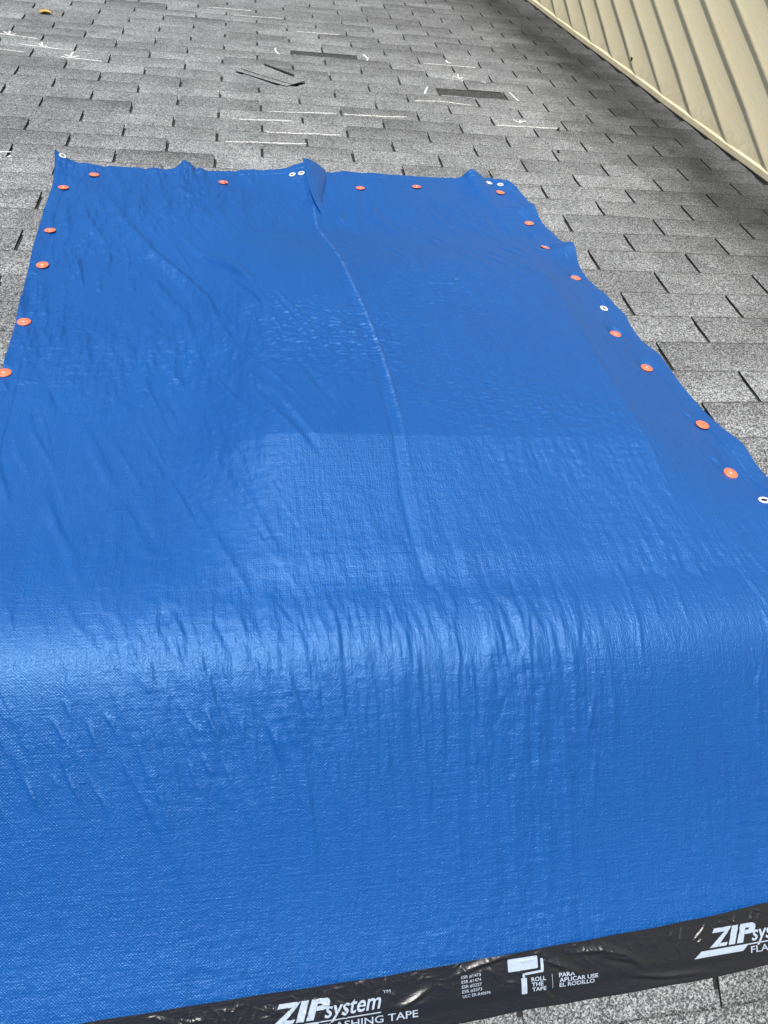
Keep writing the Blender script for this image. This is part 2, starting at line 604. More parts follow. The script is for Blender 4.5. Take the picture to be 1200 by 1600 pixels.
sv, sf, suv = [], [], []
tmpl = TAB_FULL[0]
tv = [v.co.copy() for v in tmpl.vertices]
tf = [tuple(p.vertices) for p in tmpl.polygons]
tu = {}
for p in tmpl.polygons:
    for li in p.loop_indices: tu[tmpl.loops[li].vertex_index] = tuple(tmpl.uv_layers[0].data[li].uv)
for t in rest:
    m = tab_matrix(t)
    b = len(sv)
    sv += [m @ v for v in tv]
    sf += [tuple(a + b for a in f) for f in tf]
    suv += [tu[i] for i in range(len(tv))]
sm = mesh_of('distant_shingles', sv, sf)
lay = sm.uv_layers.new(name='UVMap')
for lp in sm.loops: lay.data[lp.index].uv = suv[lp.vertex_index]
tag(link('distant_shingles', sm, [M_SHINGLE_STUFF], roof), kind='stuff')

for t in bare:                                       # torn-off tabs: stub left, dark course below laid bare
    sl, x, q, wd, ex, r, k = t
    bm_ = tab_mesh('bare_patch', [M_SHINGLE_DARK], wd, ex, rnd=mrnd, z1=0.0026, th=0.002, cut=0.0)
    o = link('bare_patch', bm_, (), roof)
    o.matrix_world = tab_matrix(t)
    o.color = (1.0, 0.0, 0.5, 1)
    tag(o, 'dark strip where a shingle tab has torn away')
    st = tab_mesh('torn_stub', [M_SHINGLE, M_ASPHALT], wd, 0.024, y0=-0.02, rnd=mrnd, jag=0.006, z1=0.0048, th=0.003)
    o = link('torn_stub', st, (), roof)
    o.matrix_world = tab_matrix([sl, x, q, wd, EXPO, r, k])
    o.color = (1.0, 0.0, 0.5, 1)

# ridge caps beyond the tarp, out of the picture on both sides
cv, cf = [], []
for x0 in list(np.arange(-0.105, 0.76, 0.127)) + list(np.arange(-4.55, -1.75, 0.127)):
    b = len(cv)
    for x, dz in ((x0, 0.009), (min(x0 + 0.15, 0.77), 0.014)):
        cv += [near_pt(x, 0.15, dz), near_pt(x, 0.02, dz), (x, 0, dz / c), far_pt(x, 0.02, dz), far_pt(x, 0.15, dz)]
    cf += [(b + i, b + i + 1, b + i + 6, b + i + 5) for i in range(4)]
cm = mesh_of('ridge_caps', cv, cf)
cm.uv_layers.new(name='UVMap')
tag(link('ridge_caps', cm, [M_SHINGLE_STUFF], roof), kind='stuff')

# ------------------------------------------------------------------ sided wall
wall = empty('siding_wall', (0.79, 1.5, -0.5))
tag(wall, 'cream painted lap siding wall rising from the roof, with sloping base trim', 'wall')
bpy.context.view_layer.update()
WX = 0.778
TRIM_TOP, SL, BH = 0.024, 0.085, 0.130
YE = 7.0


def roof_line(y, n):            # height of a line n above the deck
    return -tanS * abs(y) + n / c


def board_mesh(b0, top_edge):
    """Lap board clipped along the sloping roof line."""
    def lo(y): return b0 + SL * y
    def start(b):
        y = -(b - TRIM_TOP / c) / (tanS + SL)
        return max(y, -3.0)
    if start(b0) > YE - 0.05: return None
    LIP, segs = 0.0060, 14
    prof = [(1.0, 0.0), (0.74, 0.10), (0.47, 0.28), (0.27, 0.50), (0.17, 0.70), (0.21, 0.86), (0.36, 0.98), (0.44, 1.06)]   # (outward, upward) share
    v, f = [], []
    np_ = len(prof) + 2
    for i in range(segs + 1):
        k = i / segs
        for n, (ou, up) in enumerate([(prof[0][0] * 0.0, -0.012), (0.82, -0.012)] + prof):
            z = b0 + up * BH
            y0 = max(start(z), -3.0)
            y = y0 + (YE - y0) * k
            w1 = (0.0005 * math.sin(y * 3.1 + b0 * 40) + 0.0005 * math.sin(y * 7.7 + b0 * 90)) * (1 - 0.6 * max(up, 0))
            v.append((WX - 0.001 - LIP * ou + w1, y, z + SL * y))
    for i in range(segs):
        a = i * np_
        for j in range(np_ - 1):
            f.append((a + j, a + j + np_, a + j + np_ + 1, a + j + 1))
    me = mesh_of('siding_board', v, f)
    for p in me.polygons:
        p.use_smooth = (p.index % (np_ - 1)) >= 2
    return me


for k in range(-9, 13):
    b0 = -1.5115 + BH * k
    me = board_mesh(b0, None)
    if me is None: continue
    o = link('siding_board', me, [M_SIDING])
    o.parent = wall
    o.matrix_parent_inverse = wall.matrix_world.inverted()
uv_, uf_ = [], []
for k in range(13, 32):
    me = board_mesh(-1.5115 + BH * k, None)
    b = len(uv_)
    uv_ += [tuple(v.co) for v in me.vertices]
    uf_ += [tuple(i + b for i in p.vertices) for p in me.polygons]
o = tag(link('upper_siding', mesh_of('upper_siding', uv_, uf_), [M_SIDING], wall), kind='stuff')
o.matrix_parent_inverse = wall.matrix_world.inverted()
# sheathing behind the boards
v = [(WX + 0.012, -3, -4.1), (WX + 0.012, YE, -4.1), (WX + 0.012, YE, 3.0), (WX + 0.012, -3, 3.0)]
v += [(x + 0.15, y, z) for x, y, z in v]
o = link('sheathing', mesh_of('sheathing', v, [(0, 1, 2, 3), (4, 7, 6, 5), (0, 3, 7, 4), (1, 5, 6, 2), (3, 2, 6, 7), (0, 4, 5, 1)]), [M_SIDING], wall)
o.matrix_parent_inverse = wall.matrix_world.inverted()


def trim(n0, n1, x0, x1, name):
    v, f = [], []
    ys = [-3.0, -0.0] + list(np.linspace(0.01, YE, 40))
    for y in ys:
        wv = 0.0012 * math.sin(y * 4.3) + 0.0008 * math.sin(y * 11.0)
        a, b = roof_line(y, n0 + wv), roof_line(y, n1 + wv)
        v += [(x0, y, a), (x0, y, b - 0.004), (x0 + 0.0025, y, b), (x1, y, b + 0.006)]
    for i in range(len(ys) - 1):
        k = i * 4
        for j in range(3):
            f.append((k + j, k + j + 1, k + j + 5, k + j + 4))
    o = link(name, mesh_of(name, v, f), [M_SIDING], wall)
    o.matrix_parent_inverse = wall.matrix_world.inverted()


trim(0.012, 0.036, 0.7690, WX + 0.011, 'base_trim')
# dark hole in one board
hv = []
hx, hy, hz = WX - 0.0064, 3.186, -0.9709
for i in range(10):
    a = i / 10 * 2 * math.pi
    rr = 1 + 0.3 * math.sin(3 * a + 1)
    hv.append((hx - 0.002, hy + 0.010 * rr * math.cos(a), hz + 0.008 * rr * math.sin(a)))
for i in range(10):
    x, y, z = hv[i]; hv.append((x + 0.006, y, z))
o = link('knot_hole', mesh_of('knot_hole', hv, [tuple(range(10))] + [(i, (i + 1) % 10, (i + 1) % 10 + 10, i + 10) for i in range(10)]), [M_HOLE], wall)
o.matrix_parent_inverse = wall.matrix_world.inverted()
FOLDS = [([(-1.1879, 1.1364), (-1.1372, 0.9938), (-1.0877, 0.8401)], 0.004, 0.01), ([(-1.1827, 1.6237), (-1.1442, 1.4903), (-1.1138, 1.3545)], 0.004, 0.01), ([(-1.1804, 0.6439), (-1.1285, 0.5595), (-1.0768, 0.4689)], 0.004, 0.01), ([(-1.6177, 1.4865), (-1.5952, 1.3768), (-1.5553, 1.2112)], 0.004, 0.01), ([(-1.563, 1.4419), (-1.529, 1.3364), (-1.4988, 1.2161)], 0.004, 0.01), ([(-1.4095, 1.0516), (-1.3502, 0.9116)], 0.004, 0.01), ([(-0.5762, 1.4992), (-0.548, 1.3645)], 0.003, 0.006), ([(-0.5775, 1.6496), (-0.5295, 1.5494), (-0.458, 1.468)], 0.003, 0.006), ([(-0.6302, 1.3468), (-0.6116, 1.2148)], 0.003, 0.006), ([(-0.5511, 1.4158), (-0.5225, 1.2974)], 0.003, 0.006), ([(-0.5004, 1.442), (-0.4507, 1.3233)], 0.003, 0.006), ([(-0.7763, 1.628), (-0.8027, 1.4485), (-0.8337, 1.3291)], 0.004, 0.012), ([(-0.7601, 1.5963), (-0.7474, 1.4392), (-0.7042, 1.3272)], 0.004, 0.012), ([(-0.8438, 1.4746), (-0.8659, 1.3684)], 0.004, 0.012), ([(-0.2653, 1.0546), (-0.2695, 1.0157), (-0.2805, 0.9477)], 0.003, 0.006), ([(-0.2581, 0.7734), (-0.256, 0.7283)], 0.003, 0.006), ([(-0.2558, 0.6299), (-0.294, 0.5919)], 0.003, 0.006), ([(-0.1987, 0.4527), (-0.222, 0.4975)], 0.003, 0.006), ([(-0.2101, 0.2999), (-0.2387, 0.3389)], 0.003, 0.006), ([(-0.2937, 1.4231), (-0.3034, 1.3207), (-0.2864, 1.28)], 0.003, 0.006), ([(-0.5315, 0.0682), (-0.5548, 0.0058), (-0.544, -0.071)], -0.0022, 0.004), ([(-0.5957, 0.0517), (-0.6116, 0.0104), (-0.6098, -0.0231)], -0.0022, 0.004), ([(-0.6714, 0.0459), (-0.6798, 0.005)], -0.0022, 0.004), ([(-0.4513, 0.0695), (-0.4688, -0.0084)], -0.0022, 0.004), ([(-0.3789, 0.0764), (-0.3897, 0.0034)], -0.0022, 0.004), ([(-0.4443, 0.0396), (-0.4362, -0.0591)], -0.0022, 0.004), ([(-0.5786, -0.0452), (-0.5685, -0.1275)], -0.0022, 0.004), ([(-0.5186, -0.0792), (-0.5179, -0.1237)], -0.0022, 0.004), ([(-0.4889, 0.0086), (-0.4934, -0.0563)], -0.0022, 0.004), ([(-0.7363, -0.0173), (-0.7263, -0.0716), (-0.7166, -0.1286)], -0.0022, 0.004), ([(-0.4302, -0.0734), (-0.4302, -0.1358)], -0.0022, 0.004), ([(-0.7137, 0.048), (-0.7209, 0.0072)], -0.0022, 0.004), ([(-0.4848, 0.0661), (-0.4965, 0.0278)], -0.0022, 0.004), ([(-0.3508, 0.0253), (-0.3237, -0.0397)], -0.0022, 0.004), ([(-0.3712, 0.0167), (-0.3805, -0.0193)], -0.0022, 0.004), ([(-1.3294, 0.019), (-1.289, -0.0331)], -0.003, 0.006), ([(-1.1782, 0.0066), (-1.1575, -0.034), (-1.1433, -0.0766)], -0.003, 0.006), ([(-1.2472, 0.0144), (-1.2341, -0.0152)], -0.003, 0.006), ([(-1.3059, -0.0702), (-1.2915, -0.1086)], -0.003, 0.006), ([(-1.3915, -0.1164), (-1.3718, -0.143), (-1.3493, -0.1838)], 0.0012, 0.0028), ([(-1.3409, -0.19), (-1.3296, -0.2158), (-1.3072, -0.2562)], 0.0012, 0.0028), ([(-1.367, -0.1038), (-1.3499, -0.1389)], 0.0012, 0.0028), ([(-1.4533, -0.1346), (-1.4278, -0.1834)], 0.0012, 0.0028), ([(-1.1852, -0.1241), (-1.1624, -0.172)], 0.0012, 0.0028), ([(-1.1916, -0.1842), (-1.1717, -0.2171)], 0.0012, 0.0028), ([(-1.2089, -0.1887), (-1.1865, -0.2441)], 0.0012, 0.0028), ([(-1.1627, -0.1921), (-1.1514, -0.2158), (-1.1432, -0.2449)], 0.0012, 0.0028), ([(-1.3361, -0.1342), (-1.3162, -0.1807)], 0.0012, 0.0028), ([(-1.414, -0.2009), (-1.3998, -0.2347)], 0.0012, 0.0028), ([(-1.3655, -0.1936), (-1.3458, -0.2338)], 0.0012, 0.0028), ([(-1.3817, -0.1979), (-1.3705, -0.218)], 0.0012, 0.0028), ([(-1.2085, -0.1371), (-1.1856, -0.1646)], 0.0012, 0.0028), ([(-1.3167, -0.1241), (-1.2997, -0.148)], 0.0012, 0.0028), ([(-1.1355, -0.1419), (-1.1302, -0.1772)], 0.0012, 0.0028)]
TAPE_FOLDS = [[(-0.6855, 0.4963), (-0.6285, 0.4984), (-0.5962, 0.5063), (-0.5612, 0.5232)], [(-0.6387, 0.5016), (-0.5839, 0.5163), (-0.5589, 0.5321)], [(-0.6116, 0.5275), (-0.5862, 0.5375), (-0.5334, 0.5451), (-0.4449, 0.5481)], [(-0.7197, 0.501), (-0.6855, 0.5148), (-0.6608, 0.5275)], [(-0.8584, 0.5114), (-0.8174, 0.4982), (-0.7761, 0.4902), (-0.7459, 0.4859)], [(-0.8496, 0.4999), (-0.8346, 0.4854)], [(-0.7787, 0.5243), (-0.7624, 0.5253), (-0.7525, 0.5301)], [(-0.7205, 0.542), (-0.7053, 0.5583)], [(-0.9372, 0.5435), (-0.905, 0.5292), (-0.877, 0.5162)], [(-0.9704, 0.4941), (-0.9601, 0.5125)], [(-0.946, 0.4959), (-0.9492, 0.5159)], [(-0.9883, 0.4971), (-0.9856, 0.5116)], [(-0.5, 0.4758), (-0.5087, 0.5073)], [(-0.4141, 0.4698), (-0.4162, 0.4852)], [(-0.3845, 0.4672), (-0.3904, 0.4857)], [(-0.4578, 0.4719), (-0.4659, 0.4844), (-0.4905, 0.506)], [(-0.6337, 0.4849), (-0.609, 0.502)], [(-0.4689, 0.4985), (-0.4802, 0.5061)]]

# ------------------------------------------------------------------ tarp
def profile(q, h):
    """World (y, z) of a point q metres from the ridge (negative on the near side), h above the roof."""
    y0 = q * c
    yc = y0 + 0.060
    rr = np.sqrt(yc * yc + 0.055 ** 2)
    k = np.clip((-0.03 - y0) / 0.40, 0, 1)
    z0 = -tanS * rr + tanS * 0.060 + 0.014 * np.exp(-(y0 / 0.13) ** 2) - tanS * 0.120 * k * k * (3 - 2 * k)
    ny = s * yc / rr
    return y0 + ny * h, z0 + c * h


def smooth(a, b, x):
    t = np.clip((x - a) / (b - a), 0, 1)
    return t * t * (3 - 2 * t)


def seg_field(x, q, pts, sig, taper=True, side=0.0):
    """Gaussian ridge along a polyline; side < 0 or > 0 adds a trough beside it."""
    out = np.zeros_like(x)
    P = np.array(pts, dtype=float)
    L = np.concatenate([[0], np.cumsum(np.hypot(*(P[1:] - P[:-1]).T))])
    m = 5 * sig + 0.02
    xa, xb, qa, qb = P[:, 0].min() - m, P[:, 0].max() + m, P[:, 1].min() - m, P[:, 1].max() + m
    sel = (x > xa) & (x < xb) & (q > qa) & (q < qb)
    if not sel.any(): return out
    xs, qs = x[sel], q[sel]
    best = np.full(xs.shape, 1e9); along = np.zeros_like(xs); sg = np.zeros_like(xs)
    for i in range(len(P) - 1):
        d = P[i + 1] - P[i]
        l2 = d @ d
        t = np.clip(((xs - P[i, 0]) * d[0] + (qs - P[i, 1]) * d[1]) / l2, 0, 1)
        ex, ey = xs - P[i, 0] - t * d[0], qs - P[i, 1] - t * d[1]
        dd = np.hypot(ex, ey)
        k = dd < best
        best[k] = dd[k]
        along[k] = (L[i] + t[k] * math.sqrt(l2)) / L[-1]
        sg[k] = np.sign(ex[k] * d[1] - ey[k] * d[0])
    tp = np.sin(np.pi * np.clip(along, 0.0, 1.0)) ** 1.3 if taper else np.ones_like(along)
    out[sel] = tp * (np.exp(-(best / sig) ** 2) + side * sg * (best / sig) * np.exp(-(best / (1.6 * sig)) ** 2))
    return out


BUMPS_TOP = [(-1.309, 0.030, 0.030, 0.10, 0.012), (-0.392, 0.026, 0.038, 0.15, 0.020), (-1.685, 0.030, 0.045, 0.07, 0.0),
             (-1.05, 0.006, 0.05, 0.10, 0.0), (-0.70, 0.005, 0.06, 0.08, 0.0)]
BUMPS_RIGHT = [(1.24, 0.030, 0.050, 0.075), (1.545, 0.016, 0.045, 0.07), (0.965, 0.012, 0.06, 0.05), (0.88, 0.006, 0.03, 0.03),
               (0.70, 0.005, 0.06, 0.04), (0.375, 0.010, 0.055, 0.05), (0.195, 0.024, 0.050, 0.09), (1.74, 0.008, 0.04, 0.04)]
SEAM = [(-0.928, 1.50), (-0.9289, 1.3269), (-0.9048, 1.1333), (-0.8838, 0.9318), (-0.8617, 0.7311), (-0.8493, 0.5597),
        (-0.8453, 0.3923), (-0.8461, 0.217), (-0.8425, 0.1117), (-0.8307, 0.0368)]
DIAG = [(-1.5387, 1.60), (-1.43, 1.32), (-1.35, 1.156), (-1.266, 1.025), (-1.21, 0.903), (-1.178, 0.764), (-1.118, 0.594), (-1.071, 0.446)]
CREASE = [(-0.934, 1.86), (-0.934, 1.74), (-0.9246, 1.5784), (-0.9096, 1.45)]      # free edge of the pleat
CAPS = [(-1.5609, 1.6514), (-1.6286, 1.5448), (-1.6146, 1.2618), (-1.5981, 1.0706), (-1.5872, 0.8077), (-1.5849, 0.6144),
        (-1.1902, 1.6418), (-0.7746, 1.6503), (-0.5904, 1.6847), (-0.3165, 1.6718), (-0.286, 1.4375), (-0.2882, 1.2631),
        (-0.2592, 1.0797), (-0.2544, 0.7934), (-0.2326, 0.6505), (-0.1923, 0.4435), (-0.2066, 0.2899)]
H0 = 0.0102


def pleat_edge(q):
    a = np.array(CREASE)[::-1]
    return np.interp(q, a[:, 1], a[:, 0])


def tarp_h(x, q):
    """Height of the tarp above the roof deck (everything but the crepe)."""
    x = np.asarray(x, dtype=float); q = np.asarray(q, dtype=float)
    h = np.zeros_like(x)
    # raised panel under the tarp, the tarp bridging from its upper edge to the ridge
    fx = smooth(-1.27, -1.05, x) * (1 - np.clip((x + 0.375) / 0.19, 0, 1) ** 0.9)
    fy = np.where(q < 0.345, np.clip((q - 0.03) / 0.315, 0, 1), 1 - smooth(0.95, 1.42, q))
    nearsoft = smooth(0.0, 0.10, q)
    h += 0.063 * (1 - 0.22 * smooth(-1.0, -0.38, x)) * fx * fy * nearsoft
    # slack lifts along the edges
    top = interp(T_PTS, x.ravel()).reshape(x.shape)
    dt = np.maximum(top - q, 0)
    for xc, a, w, ln, skew in BUMPS_TOP:
        xx = x - xc - skew * dt / ln * 0.6
        ww = np.where(xx < 0, w * 0.62, w)
        h += a * np.exp(-np.abs(xx / ww) ** (2.6 if xc > -0.5 else 1.5)) * np.exp(-(dt / ln) ** 1.3)
    R = interp(R_PTS, q.ravel()).reshape(x.shape)
    dr = np.maximum(R - x, 0)
    for qc, a, w, ln in BUMPS_RIGHT:
        qq = q - qc + 0.25 * dr
        h += a * np.exp(-np.abs(qq / w) ** 1.8) * np.exp(-(dr / ln) ** 1.4)
    L = interp(L_PTS, q.ravel()).reshape(x.shape)
    dl = np.maximum(x - L, 0)
    h += 0.0035 * np.exp(-(dl / 0.03) ** 2) * (0.5 + 0.5 * np.sin(q * 23.0))
    # pleat at the middle of the far edge: rises to the fold, drops beside it
    e = pleat_edge(q)
    d = x - e
    amp = 0.032 * smooth(1.40, 1.80, q) ** 1.2
    h += amp * np.where(d < 0, np.exp(-(d / 0.060) ** 2), np.exp(-(d / 0.007) ** 2))
    # seam crease with its frayed back
    h += 0.0030 * seg_field(x, q, SEAM, 0.0055, taper=False) * smooth(1.52, 1.40, q) * (0.15 + 0.85 * smooth(0.15, 0.6, q))
    sf_ = seg_field(x, q, SEAM, 0.0085, taper=False)
    h += 0.00055 * sf_ * np.sin(2 * np.pi * q / 0.0105 + 4 * np.sin(q * 37) + 2 * np.sin(q * 91)) * smooth(1.46, 1.38, q) * smooth(0.1, 0.5, q)
    se = [(a - 0.020, b) for a, b in SEAM]
    h -= 0.0016 * seg_field(x, q, se, 0.005, taper=False) * smooth(1.5, 1.4, q)
    # long folds
    h += 0.0095 * seg_field(x, q, DIAG, 0.013, side=0.6)
    h += 0.006 * seg_field(x, q, [(a + 0.10, b + 0.02) for a, b in DIAG[1:6]], 0.009, side=-0.5)
    h += 0.007 * seg_field(x, q, [(a - 0.055, b - 0.05) for a, b in DIAG[2:]], 0.015)
    for pts, a, sg in FOLDS:
        a = a * 0.62 if a < 0 else a * 1.7 if sg < 0.003 else a
        h += a * seg_field(x, q, pts, sg, side=0.35 if abs(a) > 0.0025 else 0.0)
    # held down at the caps
    hold = np.ones_like(h)
    for cx, cq in CAPS:
        hold *= 1 - np.exp(-(((x - cx) ** 2 + (q - cq) ** 2) / 0.020 ** 2))
    h *= hold
    return H0 + h


def tarp_pt(x, q, extra=0.0):
    hh = float(tarp_h(np.array([x]), np.array([q]))[0]) + extra
    y, z = profile(np.array([q]), hh)
    return Vector((x, float(y[0]), float(z[0])))


def tarp_frame(x, q):
    a, b, d = tarp_pt(x - 0.012, q), tarp_pt(x + 0.012, q), tarp_pt(x, q - 0.012)
    e = tarp_pt(x, q + 0.012)
    tx = (b - a).normalized()
    n = tx.cross((e - d)).normalized()
    ty = n.cross(tx)
    p = (a + b + d + e) / 4
    return p, Matrix((tx, ty, n)).transposed()


def fft_noise(ny, nx, ly, lx, seed):
    """Smooth random field with correlation lengths in cells, unit deviation."""
    g = np.random.default_rng(seed).standard_normal((ny, nx))
    fy, fx_ = np.fft.fftfreq(ny)[:, None], np.fft.rfftfreq(nx)[None, :]
    F = np.fft.rfft2(g) * np.exp(-2 * (np.pi ** 2) * ((fy * ly) ** 2 + (fx_ * lx) ** 2))
    o = np.fft.irfft2(F, s=(ny, nx))
    return o / o.std()


NX, NQ = 640, 1000
u = np.linspace(0, 1, NX)[None, :].repeat(NQ, 0)
vv = np.linspace(0, 1, NQ)[:, None].repeat(NX, 1)
qn = TARP_Q0 + vv * (1.765 - TARP_Q0)
Lx, Rx = interp(L_PTS, qn.ravel()).reshape(qn.shape), interp(R_PTS, qn.ravel()).reshape(qn.shape)
GX = Lx + (Rx - Lx) * u
topx = interp(T_PTS, GX.ravel()).reshape(GX.shape)
GQ = qn + (topx - 1.765) * vv ** 10
H = tarp_h(GX, GQ)
cell_x, cell_q = 1.45 / NX, 2.29 / NQ
# crepe: short creases running down the sheet, finer cross ribs, dead flat where it is stretched
near_ridge = np.exp(-((GQ + 0.04) / 0.11) ** 2)
stretched = (1 - np.clip(np.abs(GX + 0.27) / 0.12, 0, 1)) * smooth(0.05, 0.3, GQ) * (1 - smooth(1.0, 1.15, GQ))
plate_zone = smooth(-1.12, -1.05, GX) * (1 - smooth(-0.40, -0.36, GX)) * smooth(0.33, 0.36, GQ) * (1 - smooth(0.95, 1.1, GQ))
left_zone = (1 - smooth(-1.1, -1.0, GX)) * smooth(0.05, 0.3, GQ)
crep_v = fft_noise(NQ, NX, 0.014 / cell_q, 0.0032 / cell_x, 1)
crep_v2 = fft_noise(NQ, NX, 0.045 / cell_q, 0.0085 / cell_x, 2)
crep_h = fft_noise(NQ, NX, 0.0030 / cell_q, 0.016 / cell_x, 3)
crep_i = fft_noise(NQ, NX, 0.0032 / cell_q, 0.0032 / cell_x, 4)
wide = fft_noise(NQ, NX, 0.12 / cell_q, 0.08 / cell_x, 6)
mod = np.clip(0.75 + 0.45 * fft_noise(NQ, NX, 0.09 / cell_q, 0.09 / cell_x, 5), 0.15, 2.0)
N = 0.00022 * crep_v * (0.55 + 0.7 * left_zone + 0.9 * near_ridge) + 0.00060 * crep_v2 * (0.35 + 0.5 * left_zone + 0.4 * near_ridge)
N += 0.00007 * crep_h + 0.00013 * crep_i * (0.7 + 0.6 * plate_zone)
flatter = smooth(-1.16, -1.02, GX) * (1 - smooth(-0.42, -0.34, GX)) * smooth(0.30, 0.36, GQ) * (1 - smooth(1.15, 1.4, GQ))
caphold = np.ones_like(H)
for cx, cq in CAPS:
    caphold *= 1 - np.exp(-(((GX - cx) ** 2 + (GQ - cq) ** 2) / 0.023 ** 2))
N = (N - 0.00060 * 0.6 * crep_v2 * 0.35 * flatter) * (1 - 0.50 * flatter) + 0.00010 * flatter * fft_noise(NQ, NX, 0.8, 2.2, 12)
H = H + 1.45 * N * mod * caphold * (1 - 0.85 * stretched) * np.where(GQ < -0.12, 0.95, 1.0 + 0.9 * smooth(0.2, 0.45, GQ)) + 0.0009 * wide
# puckers gathered along the ridge and shaken out down the near side
prng = np.random.default_rng(17)
puck = np.zeros_like(H)
for i in range(430):
    x0 = prng.uniform(-1.52, -0.10)
    lean = 0.40 * smooth(-0.8, -1.3, np.array(x0)) + prng.normal(0, 0.09)
    kind = prng.random()
    if kind < 0.34:                                   # across the ridge
        qa, ln, a, w = prng.uniform(0.0, 0.05), prng.uniform(0.05, 0.16), prng.uniform(0.0006, 0.0019), prng.uniform(0.0028, 0.0055)
    elif kind < 0.80:                                 # down the near side
        qa, ln, a, w = prng.uniform(-0.22, -0.02), prng.uniform(0.03, 0.13), prng.uniform(0.0006, 0.0017), prng.uniform(0.0022, 0.004)
    else:                                             # long faint
        qa, ln, a, w = prng.uniform(-0.20, 0.05), prng.uniform(0.14, 0.34), prng.uniform(0.0006, 0.0016), prng.uniform(0.003, 0.008)
    qb = qa - ln
    xb = x0 + lean * ln + prng.normal(0, 0.006)
    xm, qm = (x0 + xb) / 2 + prng.normal(0, 0.003), (qa + qb) / 2
    i0, i1 = np.searchsorted(qn[:, 0], [qb - 0.03, qa + 0.03])
    xr0, xr1 = min(x0, xb) - 0.06, max(x0, xb) + 0.06
    j0 = max(0, int((xr0 - Lx[i0, 0]) / (Rx[i0, 0] - Lx[i0, 0]) * NX) - 6)
    j1 = min(NX, int((xr1 - Lx[i0, 0]) / (Rx[i0, 0] - Lx[i0, 0]) * NX) + 6)
    if j1 <= j0: continue
    sl = (slice(i0, i1), slice(j0, j1))
    puck[sl] += a * (1 if prng.random() < 0.6 else -1) * seg_field(GX[sl], GQ[sl], [(x0, qa), (xm, qm), (xb, qb)], w, side=prng.uniform(-0.4, 0.4))
for i in range(260):                                  # long fine pulls down the near side
    x0, qa = prng.uniform(-1.52, -0.08), prng.uniform(-0.22, 0.03)
    ln = prng.uniform(0.10, 0.30)
    xb = x0 + ln * (0.22 * float(smooth(-0.8, -1.3, np.array(x0))) + prng.normal(0.0, 0.04))
    i0, i1 = np.searchsorted(qn[:, 0], [max(qa - ln, TARP_Q0) - 0.01, qa + 0.01])
    sl = (slice(i0, i1), slice(0, NX))
    puck[sl] += prng.uniform(0.0004, 0.0010) * (1 if prng.random() < 0.5 else -1) * seg_field(GX[sl], GQ[sl], [(x0, qa), (xb, qa - ln)], prng.uniform(0.0022, 0.0034))
for i in range(250):                                   # slanting folds pulled through the far sheet
    x0, qa = prng.uniform(-1.60, -0.34), prng.uniform(0.25, 1.70)
    ln, lean = prng.uniform(0.08, 0.38), prng.normal(0.42, 0.07)
    if x0 > -1.05 and qa < 1.15: continue
    w = prng.uniform(0.0026, 0.0065)
    a = w * prng.uniform(0.18, 0.50)
    qb, xb = qa - ln, x0 + lean * ln
    i0, i1 = np.searchsorted(qn[:, 0], [qb - 0.05, qa + 0.05])
    sl = (slice(i0, i1), slice(0, NX))
    puck[sl] += a * (1 if prng.random() < 0.5 else -1) * seg_field(GX[sl], GQ[sl], [(x0, qa), ((x0 + xb) / 2 + prng.normal(0, 0.003), (qa + qb) / 2), (xb, qb)], w, side=prng.uniform(-0.6, 0.6))
puck *= caphold
for cx, cq in CAPS:                                   # creases drawn towards every cap
    for k in range(7):
        an = prng.uniform(0, 6.28)
        r0, r1 = 0.024, prng.uniform(0.045, 0.095)
        if cx > -0.4 and math.cos(an) > 0.3: r1 *= 0.5
        P_ = [(cx + r0 * math.cos(an), cq + r0 * math.sin(an)), (cx + r1 * math.cos(an + 0.1), cq + r1 * math.sin(an + 0.1))]
        i0, i1 = np.searchsorted(qn[:, 0], [cq - 0.12, cq + 0.12])
        sl = (slice(i0, i1), slice(0, NX))
        puck[sl] += prng.uniform(0.0006, 0.0016) * seg_field(GX[sl], GQ[sl], P_, prng.uniform(0.002, 0.004), side=prng.uniform(-0.5, 0.5))
H += puck * np.where(GQ < 0.2, 0.8, 1.0)
# the tarp dips between the ridge and the near slope edge, its hem is a double layer
H += 0.0010 * (smooth(0.034, 0.031, GX - Lx) + smooth(0.034, 0.031, Rx - GX) + smooth(0.034, 0.031, topx - GQ) * (GQ > 1))
for d_ in (GX - Lx, Rx - GX, topx - GQ):
    H -= 0.0007 * np.exp(-((d_ - 0.033) / 0.0022) ** 2)
H = np.maximum(H, 0.0092)
GY, GZ = profile(GQ, H)
tarp_me = grid_mesh('tarp', GX, GY, GZ)
wear_shade = 0.6 * seg_field(GX, GQ, [(a - 0.001, b) for a, b in SEAM], 0.0030, taper=False) * (0.15 + 0.85 * smooth(0.30, 0.55, GQ)) * (GQ > 0.03)
for pts, a, sg in FOLDS:
    if 0 < a and sg < 0.003: wear_shade += 0.55 * seg_field(GX, GQ, pts, 0.0016)
at = tarp_me.attributes.new('wear_shade', 'FLOAT', 'POINT')
at.data.foreach_set('value', np.clip(wear_shade, 0, 1).ravel().astype(np.float32))
tarp = link('tarp', tarp_me, [M_TARP])
tag(tarp, 'blue woven tarp stretched over the roof ridge and nailed down along its edges', 'tarp')

